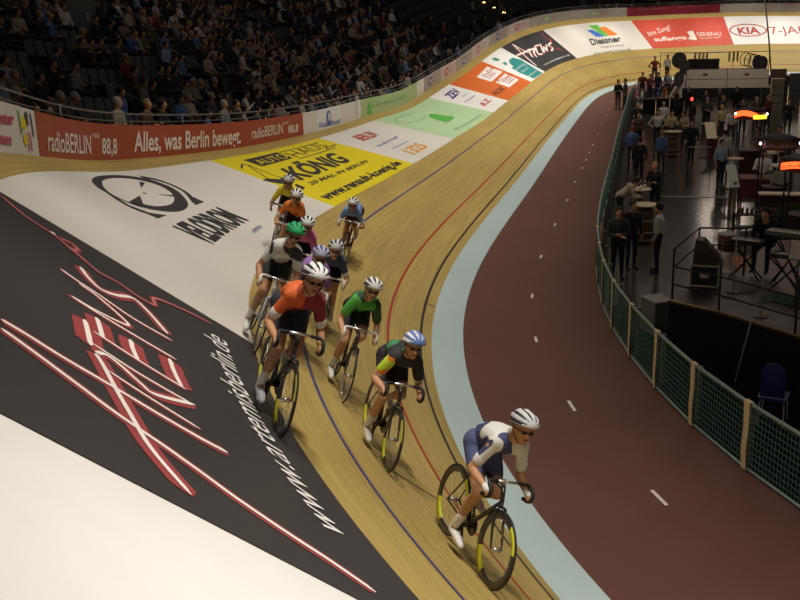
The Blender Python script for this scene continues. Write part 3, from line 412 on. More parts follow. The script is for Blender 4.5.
# ------------------------------------------------------------------ cyclists
def ik(a,b,l1,l2,fwd):
    a,b=Vector(a),Vector(b); d=b-a; L=min(d.length,l1+l2-.004); u=d.normalized(); x=(l1*l1-l2*l2+L*L)/(2*L); h=math.sqrt(max(l1*l1-x*x,0)); f=Vector(fwd); f=(f-u*f.dot(u)).normalized(); return a+u*x+f*h
def rider(d):
    hh=d['HH']-1.515; hoods=d.get('hoods',False); ph=d['ph']
    hip=V3(-.17,0,1.0); sh=V3(.27,0,1.23+hh*.8); hd=V3(.42,0,1.41+hh); hands={}
    for s_ in(1,-1): hands[s_]=V3(.53,.20*s_,.885) if hoods else V3(.49,.20*s_,.80)
    B=[]; J=[]; SH=[]; 
    def c(p0,r0,p1,r1): return ('c',tuple(p0),r0,tuple(p1),r1)
    mid=hip.lerp(sh,.5)+V3(-.03,0,.05)
    tor=[c(hip+V3(.02,0,.06),.125,mid,.118),c(mid,.118,sh+V3(-.03,0,.0),.115)]
    for s_ in(1,-1):
        tor+=[c(mid+V3(0,.05*s_,0),.095,sh+V3(-.01,.085*s_,-.01),.088),c(sh+V3(0,.05*s_,.0),.08,sh+V3(.01,.13*s_,-.015),.056)]
    pel=[c(hip+V3(0,-.06,0),.118,hip+V3(0,.06,0),.118)]
    B+=tor+pel
    B+=[c(sh+V3(.02,0,.03),.058,hd+V3(-.05,0,-.06),.055)]
    hr=Euler((0,-.15,0)); B+=[('e',tuple(hd+V3(.0,0,.02)),(.098,.077,.105),hr),c(hd+V3(.045,0,-.05),.052,hd+V3(.06,0,-.075),.035),('c',tuple(hd+V3(.098,0,-.0)),.011,tuple(hd+V3(.118,0,-.028)),.014)]
    for s_ in(1,-1): B.append(('e',tuple(hd+V3(-.01,.079*s_,-.01)),(.02,.012,.03),None)); B.append(c(hd+V3(.085,.025*s_,.022),.012,hd+V3(.08,.05*s_,.02),.01))
    sleeves=[];cuffs=[];gl=[];thigh=[];shoes=[];socks=[]
    for s_ in(1,-1):
        S_=sh+V3(.01,.14*s_,-.025); H_=hands[s_]; E_=ik(S_,H_+V3(-.03,0,.02),.30,.27,(-.5,.22*s_,-.35))
        B+=[c(S_,.052,S_.lerp(E_,.45),.048),c(S_.lerp(E_,.45),.048,E_,.038),c(E_,.041,E_.lerp(H_,.35),.042),c(E_.lerp(H_,.35),.042,H_+V3(-.03,0,.02),.027)]
        # palm, four fingers curled round the bar, thumb
        B.append(('c',tuple(H_+V3(-.03,0,.015)),.026,tuple(H_+V3(.012,0,.022)),.030))
        for k in range(4):
            y=(k-1.5)*.019; l=(1,.94,.9,.72)[k]; q0=H_+V3(.02,y,.034) if hoods else H_+V3(.015,y*.8,.03)
            q1=q0+V3(.032*l,0,-.012); q2=q1+V3(.004,0,-.028*l); q3=q2+V3(-.022*l,0,-.012)
            B+=[c(q0,.0095,q1,.009),c(q1,.009,q2,.0085),c(q2,.0085,q3,.0075)]
        t0=H_+V3(-.01,-.024*s_,.01); B+=[c(t0,.011,t0+V3(.028,-.008*s_,-.012),.010),c(t0+V3(.028,-.008*s_,-.012),.0095,t0+V3(.044,.004*s_,-.022),.008)]
        sleeves+=[c(S_+V3(-.0,-.01*s_,.0),.060,S_.lerp(E_,.62),.052)]; cuffs.append((S_.lerp(E_,.60),S_.lerp(E_,.72)))
        gl+=[c(H_+V3(-.05,0,.028),.031,H_+V3(.015,0,.024),.036)]
        a=ph+(0 if s_<0 else PI); ped=V3(.17*math.cos(a),.11*s_,.28+.17*math.sin(a)); pit=math.radians(18); ank=ped+V3(-.13*math.cos(pit),0,.055+.13*math.sin(pit)+.02)
        Hp=hip+V3(.01,.085*s_,-.03); K=ik(Hp,ank,.455,.44,(1,.02*s_,.15)); K.y=.085*s_+.02*s_*(0)
        B+=[c(Hp,.088,Hp.lerp(K,.5),.078),c(Hp.lerp(K,.5),.078,K,.055),c(K,.054,K.lerp(ank,.33)+V3(-.018,0,0),.056),c(K.lerp(ank,.33)+V3(-.018,0,0),.056,ank,.033)]
        thigh+=[c(Hp,.098,Hp.lerp(K,.5),.086),c(Hp.lerp(K,.5),.086,Hp.lerp(K,.62),.078)]
        toe=ped+V3(.085*math.cos(pit),0,-.085*math.sin(pit)*.6+.022); heel=ank+V3(-.045,0,-.06)
        B+=[c(ank,.032,ank+V3(0,0,-.03),.034),c(heel,.028,toe,.024)]
        shoes+=[c(heel,.036,ped+V3(.0,0,.032),.040),c(ped+V3(0,0,.032),.041,toe,.030),c(ank+V3(-.02,0,-.02),.038,heel,.034)]; socks+=[c(ank.lerp(K,.28),.045,ank,.039)]
    me=fused(B,.0095,3); me.materials.append(SKIN if d['n']%2 else SKIN2); body=place('person',me)
    jm=d['jersey']
    j=fused([(p[0],p[1],p[2]+.010,p[3],p[4]+.010) for p in tor]+[('c',p[1],p[2],p[3],p[4]) for p in sleeves],.013,3); j.materials.append(jm); place('jersey',j,body)
    sm_=fused([(p[0],p[1],p[2]+.011,p[3],p[4]+.011) for p in pel]+thigh,.013,3); sm_.materials.append(d['shorts']); place('shorts',sm_,body)
    if d.get('cuff'):
        for a,b in cuffs:
            q=MB(); capsule(q,a,.055,b,.050,12); x=q.build('cuff',[d['cuff']],body,True)
    if d.get('sleeve'):
        for i,p in enumerate(sleeves):
            q=MB(); capsule(q,p[1],p[2]+.006,p[3],p[4]+.006,12); q.build('sleeve',[d['sleeve'][i]],body,True)
    if d.get('glove'):
        for p in gl: q=MB(); capsule(q,*p[1:],12); q.build('glove',[d['glove']],body,True)
    for p in socks: q=MB(); capsule(q,*p[1:],12); q.build('sock',[d.get('sock',WHITE)],body,True)
    for i in (0,3):
        sh_=fused(shoes[i:i+3],.011,2); sh_.materials.append(d.get('shoe',WHITE)); place('shoe',sh_,body)
    # helmet: alternating ribs and vents, higher at the back
    q=MB(); n=40; m_=12; hc=hd+V3(-.012,0,.062); R=Euler((0,-.12,0)).to_matrix(); idx=[]
    for i in range(m_+1):
        t=PI*i/m_; t=min(max(t,.06),PI-.06)
        for k in range(n):
            a=2*PI*k/n; rib=1.0 if (k//2)%2==0 else .90; rib=rib if 1<i<m_-1 else .97
            zz=math.sin(a); 
            v=Vector((.165*math.cos(t)*(1.0),.122*math.sin(t)*math.cos(a)*rib,(.108*zz if zz>0 else .035*zz)*math.sin(t)*rib+(.012 if math.cos(t)<0 else 0)*math.sin(t)*max(zz,0)))
            q.V.append(tuple(hc+R@v))
    for i in range(m_):
        for k in range(n):
            q.F.append((i*n+k,i*n+(k+1)%n,(i+1)*n+(k+1)%n,(i+1)*n+k)); q.M.append(1 if ((k//2)%2==1 and k%2==0 and 1<i<m_-2) or ((k//2)%2==1 and 2<i<m_-3) else 0)
    q.F.append(tuple(range(n))[::-1]); q.M.append(0); q.F.append(tuple(m_*n+k for k in range(n))); q.M.append(0)
    q.build('helmet',[d['helmet'],d.get('vent',VENT)],body,True)
    q=MB()
    for s_ in(1,-1): q.tube([hd+V3(-.02,.088*s_,.05),hd+V3(.0,.082*s_,-.03),hd+V3(.03,.035*s_,-.095),hd+V3(.035,0,-.105)],.005,6)
    q.build('chin_strap',[VENT],body)
    q=MB()
    for s_ in(1,-1): q.ell(hd+V3(.094,.032*s_,.008),(.014,.026,.016))
    q.tube([hd+V3(.0,.084,.015),hd+V3(.085,.055,.014),hd+V3(.105,0,.012),hd+V3(.085,-.055,.014),hd+V3(.0,-.084,.015)],.0045,6)
    q.build('glasses',[VENT],body,True)
    MB().ell(hd+V3(.098,0,-.055),(.009,.024,.008)).build('mouth',[mat('lips',(.35,.1,.08),.5)],body,True)
    if d.get('number'):
        bk=mid+V3(-.05,0,.135); 
        nb=MB().box((0,0,0),(.16,.2,.004)).build('number_cloth',[WHITE],body); nb.location=bk; nb.rotation_euler=(0,-math.atan2(sh.z-hip.z,sh.x-hip.x),0)
    return body
WHITE=mat('white_fabric',(.72,.70,.68),.7,noise=.04); VENT=mat('helmet_vent',(.02,.02,.022),.5); BLK=mat('black_fabric',(.02,.02,.024),.7)
CARB=mat('carbon',(.018,.018,.02),.3,coat=.4); CHROME=mat('bright_metal',(.6,.6,.6),.25,.9); TYRE=mat('tyre_rubber',(.02,.02,.02),.7); YEL=mat('fluorescent_yellow',(.62,.66,.03),.5)
def bike(d):
    root=empty('bicycle'); fm=d['frame']
    def P(nm,mb,m_,par=root,sm=True): return mb.build(nm,[m_] if not isinstance(m_,list) else m_,par,sm)
    bb=(0,0,.28); ra=(-.40,0,.335); fa=(.58,0,.335); st=(-.13,0,.80); ht=(.40,0,.83); hb=(.445,0,.70)
    q=MB(); q.tube([bb,st],.017,10); q.tube([st,(ht[0]+.005,0,ht[2]-.02)],.016,10); q.tube([bb,hb],.022,10); q.tube([hb,ht],.021,10)
    for s_ in(1,-1):
        q.tube([(0,.025*s_,.28),(-.1,.035*s_,.29),(-.40,.06*s_,.335)],.0095,8); q.tube([(-.135,.015*s_,.76),(-.40,.06*s_,.335)],.008,8)
    q.lathe([(.028,-.04),(.028,.04)],14,bb,'y'); P('frame',q,fm)
    q=MB(); q.tube([hb,(.455,0,.66)],.02,8)
    for s_ in(1,-1): q.tube([(.455,.0,.67),(.46,.045*s_,.65),(.50,.05*s_,.5),(.58,.052*s_,.335)],[.016,.015,.012,.008],8)
    P('fork',q,fm)
    q=MB(); q.tube([ht,(.385,0,.88),(.45,0,.895)],.016,8)
    bar=[(.455,-.17,.895),(.455,0,.895),(.455,.17,.895)]; q.tube(bar,.013,8); hbar=P('handlebar',q,CHROME)
    for s_ in(1,-1):
        P('drop',MB().tube([(.455,.10*s_,.895),(.46,.185*s_,.892),(.50,.20*s_,.885),(.548,.20*s_,.865),(.565,.20*s_,.825),(.54,.20*s_,.78),(.49,.20*s_,.76),(.42,.20*s_,.755)],.0165,10),d.get('tape',WHITE),hbar)
    q=MB(); q.tube([st,(-.17,0,.895)],.0135,8); P('seat_post',q,CARB)
    q=MB(); q.ell((-.24,0,.915),(.10,.07,.022)); q.ell((-.10,0,.915),(.13,.028,.018)); P('saddle',q,d.get('saddle',BLK))
    for cx in (ra[0],fa[0]):
        q=MB(); rr=d.get('rimdepth',.02)
        n=40; prof=[(.318,-.011),(.322,0),(.318,.011),(.318-rr,.007),(.316-rr,0),(.318-rr,-.007)]; V=[];F=[]
        for i in range(n):
            a=2*PI*i/n
            for r_,y in prof: V.append((cx+r_*math.cos(a),y,.335+r_*math.sin(a)))
        k=len(prof)
        for i in range(n):
            for j in range(k): F.append((i*k+j,i*k+(j+1)%k,((i+1)%n)*k+(j+1)%k,((i+1)%n)*k+j))
        q.add(V,F)
        if d.get('arcs'):
            for f in range(len(q.F)):
                i=f//k; 
                if (i%20) in (2,3,4,5,6): q.M[f]=1
        w_=P('wheel',q,[d.get('rim',CARB),d.get('arcm',YEL)])
        P('tyre',MB().tube([(cx+.325*math.cos(2*PI*i/40),0,.335+.325*math.sin(2*PI*i/40)) for i in range(40)],.0105,8,closed=True),TYRE,w_)
        q=MB()
        for i in range(20):
            a=2*PI*i/20; s_=1 if i%2 else -1; q.tube([(cx+.02*math.cos(a+.6*s_),.028*s_,.335+.02*math.sin(a+.6*s_)),(cx+(.318-rr)*math.cos(a),0,.335+(.318-rr)*math.sin(a))],.0016,4,cap=False)
        P('spokes',q,CHROME,w_,False)
        P('hub',MB().lathe([(.012,-.055),(.012,-.03),(.024,-.03),(.016,0),(.024,.03),(.012,.03),(.012,.055)],12,(cx,0,.335),'y'),CHROME,w_)
    q=MB(); q.lathe([(.095,.042),(.098,.044),(.095,.047)],28,bb,'y'); q.lathe([(.015,-.06),(.015,.06)],10,bb,'y'); ph=d['ph']
    peds=[]
    for s_ in(1,-1):
        a=ph+(0 if s_<0 else PI); e=(.17*math.cos(a),.065*s_,.28+.17*math.sin(a)); q.tube([(0,.06*s_,.28),e],[.016,.011],8); peds.append((e,s_))
    ck=P('crankset',q,CARB)
    for e,s_ in peds: P('pedal',MB().box((e[0],.105*s_,e[2]),(.08,.07,.018)),CHROME,ck,False)
    P('chain',MB().tube([(-.40,.045,.365),(0,.045,.375),(.08,.045,.33),(.095,.045,.28),(.06,.045,.21),(0,.045,.185),(-.40,.045,.305),(-.43,.045,.335)],.004,5,closed=True),mat('chain_steel',(.15,.14,.12),.4,.8))
    return root
def rmatrix(s,w,lean):
    H=head(s); t=-Vector((math.sin(H),math.cos(H),0)); n=Vector((-math.cos(H),math.sin(H),0)); up=Vector((0,0,1))*math.cos(lean)-n*math.sin(lean); left=up.cross(t)
    o=Vector(trk(s,w)); return Matrix(((t.x,left.x,up.x,o.x),(t.y,left.y,up.y,o.y),(t.z,left.z,up.z,o.z),(0,0,0,1)))
f_=lambda n,c,**k: mat(n,c,.75,noise=.08,nscale=12,**k)
ORG=f_('orange_fabric',(.62,.17,.02)); 
RD=[dict(s=-32.478,w=1.645,lean=.311,HH=1.456,jersey=two('white_navy_print',(.66,.66,.62),(.05,.06,.16),5,.63),shorts=f_('navy_fabric',(.08,.10,.22)),cuff=WHITE,glove=WHITE,helmet=f_('silver_helmet',(.55,.55,.56)),frame=CARB,arcs=1,rimdepth=.06,ph=-.9,shoe=WHITE,tape=BLK,
   lab='person leading the race in a white and navy jersey and silver helmet',blab='black racing bicycle with yellow rim arcs under the race leader'),
 dict(s=-30.435,w=1.912,lean=.291,HH=1.40,jersey=two('black_green_print',(.03,.03,.035),(.05,.25,.10),4,.6),shorts=f_('black_orange_shorts',(.03,.025,.03)),sleeve=[f_('black_sleeve',(.03,.03,.035)),two('lime_orange_sleeve',(.55,.75,.05),(.85,.25,.03),7,.5)],cuff=WHITE,glove=None,helmet=f_('blue_white_helmet',(.12,.2,.5)),vent=WHITE,frame=CARB,arcs=1,rimdepth=.055,ph=-1.1,shoe=WHITE,tape=BLK,
   lab='person in a black jersey with one lime and orange sleeve and blue helmet',blab='black racing bicycle under the rider with the lime and orange sleeve'),
 dict(s=-31.559,w=3.558,lean=.319,HH=1.459,jersey=two('orange_maroon_print',(.66,.13,.03),(.25,.025,.035),1,.46,('Y',-.2,.2)),shorts=f_('dark_shorts',(.03,.035,.05)),cuff=WHITE,helmet=f_('white_helmet',(.75,.75,.76)),frame=CARB,arcs=1,rimdepth=.05,ph=-.8,shoe=f_('pale_shoe',(.55,.55,.6)),tape=BLK,
   lab='large person in an orange and maroon jersey riding beside the black banner',blab='dark racing bicycle beside the black banner under the orange and maroon rider'),
 dict(s=-28.623,w=2.042,lean=.325,HH=1.482,jersey=two('green_black_print',(.08,.38,.06),(.02,.06,.04),4,.52),shorts=BLK,helmet=f_('white_helmet',(.7,.7,.7)),frame=CARB,ph=-1.4,shoe=WHITE,tape=WHITE,rim=CHROME,sleeve=[f_('dark_green_sleeve',(.04,.10,.05)),f_('green_sleeve',(.09,.42,.07))],
   lab='person in a bright green and black jersey with a white helmet',blab='racing bicycle with white handlebar tape under the green rider'),
 dict(s=-27.91,w=2.63,lean=.3,HH=1.40,jersey=f_('purple_fabric',(.30,.15,.42)),shorts=BLK,helmet=f_('lilac_helmet',(.45,.45,.62)),vent=f_('blue_vent',(.06,.07,.2)),frame=CARB,ph=.3,tape=WHITE,
   lab='person in a purple jersey and lilac helmet behind the orange and maroon rider',blab='racing bicycle hidden under the purple-jersey rider'),
 dict(s=-26.03,w=2.08,lean=.2,HH=1.40,jersey=f_('dark_navy_jersey',(.05,.06,.11)),shorts=BLK,helmet=f_('pale_grey_helmet',(.6,.6,.6)),frame=CARB,ph=1.2,tape=WHITE,cuff=WHITE,
   lab='person in a dark navy jersey and pale grey helmet beside the purple rider',blab='racing bicycle under the dark navy rider behind the purple one'),
 dict(s=-28.83,w=3.32,lean=.4,HH=1.52,jersey=two('white_black_print',(.68,.68,.66),(.05,.05,.06),7,.63),shorts=BLK,helmet=f_('green_helmet',(.03,.42,.14)),vent=f_('dark_green_vent',(.01,.12,.04)),frame=f_('white_frame',(.5,.5,.5)),ph=-1.2,tape=WHITE,cuff=None,shoe=WHITE,
   lab='person in a white jersey with black print and a bright green helmet',blab='pale-framed racing bicycle under the rider with the green helmet'),
 dict(s=-25.57,w=2.70,lean=.3,HH=1.40,jersey=f_('pink_fabric',(.55,.12,.28)),shorts=BLK,helmet=f_('white_helmet',(.7,.7,.7)),frame=CARB,ph=.5,tape=WHITE,
   lab='person in a pink jersey with a white striped helmet just behind the green helmet',blab='racing bicycle under the pink-jersey rider, mostly hidden in the pack'),
 dict(s=-23.634,w=3.003,lean=.3,HH=1.47,jersey=ORG,shorts=two('white_black_shorts',(.6,.6,.6),(.03,.03,.03),4,.5),cuff=WHITE,helmet=f_('white_helmet',(.7,.7,.7)),frame=CARB,ph=-.5,tape=WHITE,hoods=1,
   lab='person in a plain orange jersey near the tail of the pack',blab='racing bicycle under the plain orange rider near the tail'),
 dict(s=-22.002,w=3.302,lean=.252,HH=1.423,jersey=f_('yellow_fabric',(.72,.58,.03)),shorts=BLK,helmet=f_('dark_white_helmet',(.5,.5,.52)),frame=CARB,ph=-1.0,tape=BLK,hoods=1,glove=BLK,
   lab='person in a yellow jersey, last of the riders beside the white banner',blab='black racing bicycle under the yellow-jersey rider at the tail'),
 dict(s=-20.732,w=2.088,lean=.22,HH=1.309,jersey=f_('light_blue_fabric',(.15,.27,.52)),shorts=f_('maroon_shorts',(.12,.03,.03)),helmet=f_('white_helmet',(.7,.7,.7)),frame=f_('maroon_frame',(.15,.03,.03)),ph=-1.3,tape=WHITE,cuff=WHITE,
   lab='person in a light blue jersey riding apart at the right rear',blab='dark red racing bicycle under the light blue rider at the rear')]
RIDERS=True
for n,d in enumerate(RD):
    d['n']=n; M_=rmatrix(d['s'],d['w'],d['lean'])
    b=bike(d); b.matrix_world=M_; tag(b,d['blab'],'bicycle','racing bicycles in the pack')
    r=rider(d); r.matrix_world=M_; tag(r,d['lab'],'person','cyclists riding in the pack')
# ================================================================== FENCE along the infield
FG=mat('green_netting',(.07,.18,.14),.6); FR=mat('green_grey_rail',(.21,.28,.24),.5,.2); PAD=mat('beige_strap',(.62,.46,.25),.7,noise=.1); SUP=mat('grey_support',(.10,.105,.10),.6)
FH=.93
def fence_parts(root,pad):
    q=MB(); wt=1.4 if pad else 1
    for i in range(21): x=i/20; q.box((x,0,FH/2),(.0026*wt,.004,FH-.06))
    for i in range(11): q.box((.5,0,.05+(FH-.1)*i/10),(1,.004,.005*wt))
    q.build('netting',[FG],root)
    MB().tube([(0,0,FH),(1,0,FH)],.026,8).build('top_rail',[FR],root,True)
    MB().tube([(0,0,.04),(1,0,.04)],.02,8).build('bottom_rail',[FR],root,True)
    p=MB().tube([(0,0,0),(0,0,FH)],.02,8).build('post',[FR],root,True)
    MB().box((.12,-.16,.42),(.05,.06,.84)).build('support',[SUP],root)
    if pad: MB().add([(-.045,.032,FH+.03),(.055,.032,FH+.03),(.035,.034,.6),(.05,.034,.3),(.03,.034,.03),(-.05,.034,.03),(-.03,.034,.3),(-.05,.034,.6),(-.045,-.03,FH+.03),(.055,-.03,FH+.03)],[(0,1,2,7),(7,2,3,6),(6,3,4,5),(0,8,9,1)]).build('strap',[PAD],root)
protoF=None
posts=list(np.arange(-33.0,30,1.75))
for i in range(len(posts)-1):
    a,b=[trk(s_,wfence(s_)) for s_ in (posts[i],posts[i+1])]; a[2]=b[2]=ZB; d=b-a; L=float(np.hypot(d[0],d[1]))
    pad=posts[i]<-17
    r=empty('fence_panel',tuple(a),math.atan2(d[1],d[0])); r.scale=(L,1,1)
    if pad:
        fence_parts(r,True)
    else:
        if protoF is None: fence_parts(r,False); protoF=r
        else:
            for ch in protoF.children: c=ch.copy(); COL.objects.link(c); c.parent=r
    where='at the right edge of the photo' if posts[i]<-30 else 'before the stage, %s from the right'%(['first','second','third','fourth','fifth','sixth','seventh','eighth'][min(7,i-2)]) if posts[i]<-18 else 'in the straight run beside the infield crowd'
    tag(r,'green netting fence panel%s %s'%(' with beige strap' if pad else '',where),'fence','netting fence panels along the infield')
# ================================================================== PEOPLE in hall and stands
def human(pose,vox,hair=True,fine=True):
    """pose: dict of joints in metres, facing +x, feet or seat on z=0; returns prims,tags (0 skin 1 top 2 trousers 3 shoes 4 hair)"""
    p={k:Vector(v) for k,v in pose.items()}; B=[];T=[]
    def c(a,ra,b,rb,t): B.append(('c',tuple(a),ra,tuple(b),rb)); T.append(t)
    pv,ch,nk,hd=p['pelvis'],p['chest'],p['neck'],p['head']
    c(pv+V3(0,-.07,0),.115,pv+V3(0,.07,0),.115,2); c(pv+V3(0,0,.06),.125,ch,.135,1)
    for s_ in(1,-1): c(pv.lerp(ch,.35)+V3(0,.05*s_,0),.11,ch+V3(0,.08*s_,.02),.115,1); c(ch+V3(0,.05*s_,.1),.085,ch+V3(0,.15*s_,.1),.07,1)
    c(nk+V3(0,0,-.03),.058,hd+V3(-.015,0,-.07),.052,0)
    B.append(('e',tuple(hd),(.098,.078,.115),None)); T.append(0); c(hd+V3(.045,0,-.06),.045,hd+V3(.06,0,-.085),.03,0); c(hd+V3(.095,0,.0),.010,hd+V3(.112,0,-.03),.014,0)
    if hair: B.append(('e',tuple(hd+V3(-.024,0,.036)),(.106,.091,.113),None)); T.append(4)
    for s_,S_ in((1,'L'),(-1,'R')):
        sh=ch+V3(0,.19*s_,.09); el,ha=p['elbow'+S_],p['hand'+S_]
        c(sh,.062,el,.046,1); c(el,.044,el.lerp(ha,.8),.034,1 if pose.get('long',1) else 0)
        d=(ha-el).normalized(); c(ha-d*.03,.03,ha+d*.03,.034,0)
        o=d.orthogonal().normalized()
        if fine:
            for k in range(4): q0=ha+d*.05+V3(0,(k-1.5)*.018,0)*(1); c(q0,.010,q0+d*.06*(1,.95,.9,.75)[k]+V3(0,0,-.012),.008,0)
            c(ha+V3(0,-.03*s_,0),.011,ha+V3(.02,-.045*s_,-.01)+d*.03,.009,0)
        hp=pv+V3(0,.09*s_,-.03); kn,an=p['knee'+S_],p['ankle'+S_]
        c(hp,.092,kn,.062,2); c(kn,.062,an+V3(0,0,.05),.045,2)
        c(an+V3(-.03,0,-.04),.038,an+V3(.15,.02*s_,-.055),.032,3); c(an,.042,an+V3(.0,0,-.03),.04,3)
    return B,T
STAND=dict(pelvis=(0,0,.95),chest=(.0,0,1.30),neck=(.0,0,1.50),head=(.03,0,1.63),elbowL=(-.02,.25,1.10),elbowR=(-.02,-.25,1.10),handL=(.08,.24,.86),handR=(.08,-.24,.86),kneeL=(.02,.10,.50),kneeR=(.03,-.10,.50),ankleL=(-.02,.11,.09),ankleR=(.03,-.11,.09))
def var(b,**k): d=dict(b); d.update(k); return d
POSES={'stand':STAND,
 'fold':var(STAND,elbowL=(.05,.26,1.10),elbowR=(.05,-.26,1.10),handL=(.24,-.02,1.13),handR=(.24,.06,1.07)),
 'hips':var(STAND,elbowL=(-.12,.40,1.12),elbowR=(-.12,-.40,1.12),handL=(.02,.2,.98),handR=(.02,-.2,.98)),
 'walk':var(STAND,kneeL=(.20,.09,.52),ankleL=(.16,.10,.09),kneeR=(-.08,-.09,.5),ankleR=(-.30,-.10,.12),elbowL=(-.14,.24,1.1),handL=(-.02,.25,.88),elbowR=(.1,-.24,1.1),handR=(.26,-.2,.95)),
 'lean':var(STAND,chest=(.26,0,1.20),neck=(.40,0,1.34),head=(.49,0,1.43),elbowL=(.34,.26,.98),elbowR=(.34,-.26,.98),handL=(.52,.16,.98),handR=(.52,-.16,.98),pelvis=(-.03,0,.95)),
 'table':var(STAND,elbowL=(.1,.27,1.10),elbowR=(.1,-.27,1.10),handL=(.34,.16,1.16),handR=(.34,-.16,1.16),chest=(.04,0,1.30),neck=(.07,0,1.5),head=(.11,0,1.62)),
}
SEAT=dict(pelvis=(0,0,.13),chest=(-.02,0,.48),neck=(.0,0,.68),head=(.04,0,.81),elbowL=(.05,.26,.26),elbowR=(.05,-.26,.26),handL=(.28,.12,.17),handR=(.28,-.12,.17),kneeL=(.43,.13,.12),kneeR=(.43,-.13,.12),ankleL=(.43,.13,-.34),ankleR=(.43,-.13,-.34))
POSES.update({'sit':SEAT,'sitfold':var(SEAT,handL=(.2,-.03,.36),handR=(.2,.05,.31)),'sitfwd':var(SEAT,chest=(.13,0,.45),neck=(.22,0,.62),head=(.30,0,.74),elbowL=(.33,.2,.27),elbowR=(.33,-.2,.27),handL=(.48,.05,.24),handR=(.48,-.05,.24)),
 'sitclap':var(SEAT,elbowL=(.1,.27,.32),elbowR=(.1,-.27,.32),handL=(.28,.05,.5),handR=(.28,-.03,.5))})
DEFM=[SKIN,BLK,BLK,BLK,HAIR]; HM={}
def hmesh(pose,vox):
    k=(pose,vox)
    if k not in HM:
        B,T=human(POSES[pose],vox,fine=vox<.02); me=fused(B,vox,2); paint(me,B,T,DEFM); HM[k]=me
    return HM[k]
def person(pose,loc,rz,top,trs,hair=None,vox=.016,label=None,group=None,scale=1,skin=None):
    o=bpy.data.objects.new('person',hmesh(pose,vox)); COL.objects.link(o); o.location=loc; o.rotation_euler=(0,0,rz); o.scale=(scale,)*3
    for i,m_ in ((0,skin),(1,top),(2,trs),(4,hair)):
        if m_: o.material_slots[i].link='OBJECT'; o.material_slots[i].material=m_
    return tag(o,label,'person',group)
cl=lambda n,c: mat('cloth_'+n,c,.85)
CL={'black':cl('black',(.018,.018,.02)),'charcoal':cl('charcoal',(.05,.05,.052)),'navy':cl('navy',(.025,.035,.08)),'brown':cl('brown',(.09,.055,.035)),'grey':cl('grey',(.2,.2,.2)),'blue':cl('blue',(.08,.15,.36)),
 'beige':cl('beige',(.38,.32,.24)),'white':cl('white',(.62,.6,.57)),'red':cl('red',(.20,.035,.035)),'olive':cl('olive',(.10,.10,.05)),'maroon':cl('maroon',(.13,.025,.03)),'paleblue':cl('paleblue',(.3,.38,.5)),'yellow':cl('paleyellow',(.5,.45,.25)),'purple':cl('purple',(.2,.14,.22))}
FZ=-.6
def ang_to(dx,dy): return math.atan2(dy,dx)
R_=math.radians
PEOPLE=[ # pose,x,y,facing deg,top,trousers,hair,label
 ('stand',4.66,-15.6,170,'white','black',None,'person in a white polo shirt and dark trousers standing beside the front barrel table'),
 ('fold',3.72,-16.35,-80,'charcoal','black',None,'person in a charcoal jacket standing right behind the fence, arms folded'),
 ('stand',4.02,-15.35,-60,'black','navy',None,'person in a black jacket standing between the charcoal jacket and the barrel table'),
 ('lean',3.62,-10.7,10,'beige','black',None,'person in a cream jacket bending over a bar table by the fence'),
 ('table',4.62,-8.9,-120,'black','black',BLOND,'blond person in black at the far side of the bar table by the fence'),
 ('stand',4.08,-2.6,95,'black','black',None,'person seen from behind in a black top with a pale belt line, near the fence'),
 ('stand',3.75,.9,80,'blue','navy',mat('red_cap',(.35,.03,.03),.8),'person in a bright blue shirt and red cap beside the fence'),
 ('stand',4.87,-.45,60,'blue','charcoal',BLOND,'person in a blue shirt right of the barrel tables'),
 ('walk',6.1,2.6,-100,'black','black',None,'tall person all in black striding in the open aisle'),
 ('hips',4.78,7.2,-90,'white','black',None,'person in a white shirt with hands on hips by the far bar table'),
 ('table',5.35,7.0,-70,'yellow','black',None,'person in a pale yellow shirt behind the far bar table'),
 ('table',5.95,6.4,-130,'beige','charcoal',None,'person in a tan shirt at the right of the far bar table'),
 ('stand',5.09,11.6,-90,'white','charcoal',GREYH,'pale-haired person in a light top behind the far bar table group'),
 ('stand',3.85,11.2,-80,'black','black',GREYH,'person in black by the fence, beyond the other infield guests'),
 ('stand',3.95,6.3,-100,'brown','black',None,'person in a brown jacket by the fence behind the red cap'),
 ('stand',7.71,9.9,-60,'yellow','charcoal',BLOND,'person in a pale shirt near the red signal light'),
 ('table',8.05,8.2,-90,'white','charcoal',None,'person in a white top left of the lit kiosk sign'),
 ('stand',7.2,-.35,90,'white','black',None,'large person seen from behind in a white shirt below the lit kiosk sign'),
 ('table',8.55,.6,-150,'purple','maroon',None,'person in a greyish purple shirt below the lit kiosk sign'),
 ('stand',9.3,.9,-120,'grey','black',None,'person in a grey shirt at the right of the lit kiosk sign'),
 ('table',8.0,-6.0,-100,'white','black',None,'person in a white shirt working at the maroon slatted table'),
 ('stand',8.25,-8.55,-100,'white','charcoal',None,'person in a white shirt behind the cream counter at the right edge'),
 ('stand',6.88,-3.2,-60,'paleblue','black',None,'person in a pale blue shirt and black trousers beside the aisle'),
 ('table',9.2,-2.4,180,'charcoal','black',BLOND,'person in charcoal seated height beside the round cream table at the right'),
 ('sitfwd',6.75,-19.15,-110,'black','black',HAIR,'dark clothed keyboard player bending over the instruments on the stage'),
]
for ps,x,y,fa,tp,tr,hr,lab in PEOPLE:
    z=FZ if ps!='sitfwd' else .4+.5
    person(ps,(x,y,z),R_(fa),CL[tp],CL[tr],hr,.014,lab,'guests and staff on the infield',1.0 if ps!='stand' else .98)
dk=['black','charcoal','navy','black','brown','maroon','black','charcoal']; wds=['','','','','','','','']
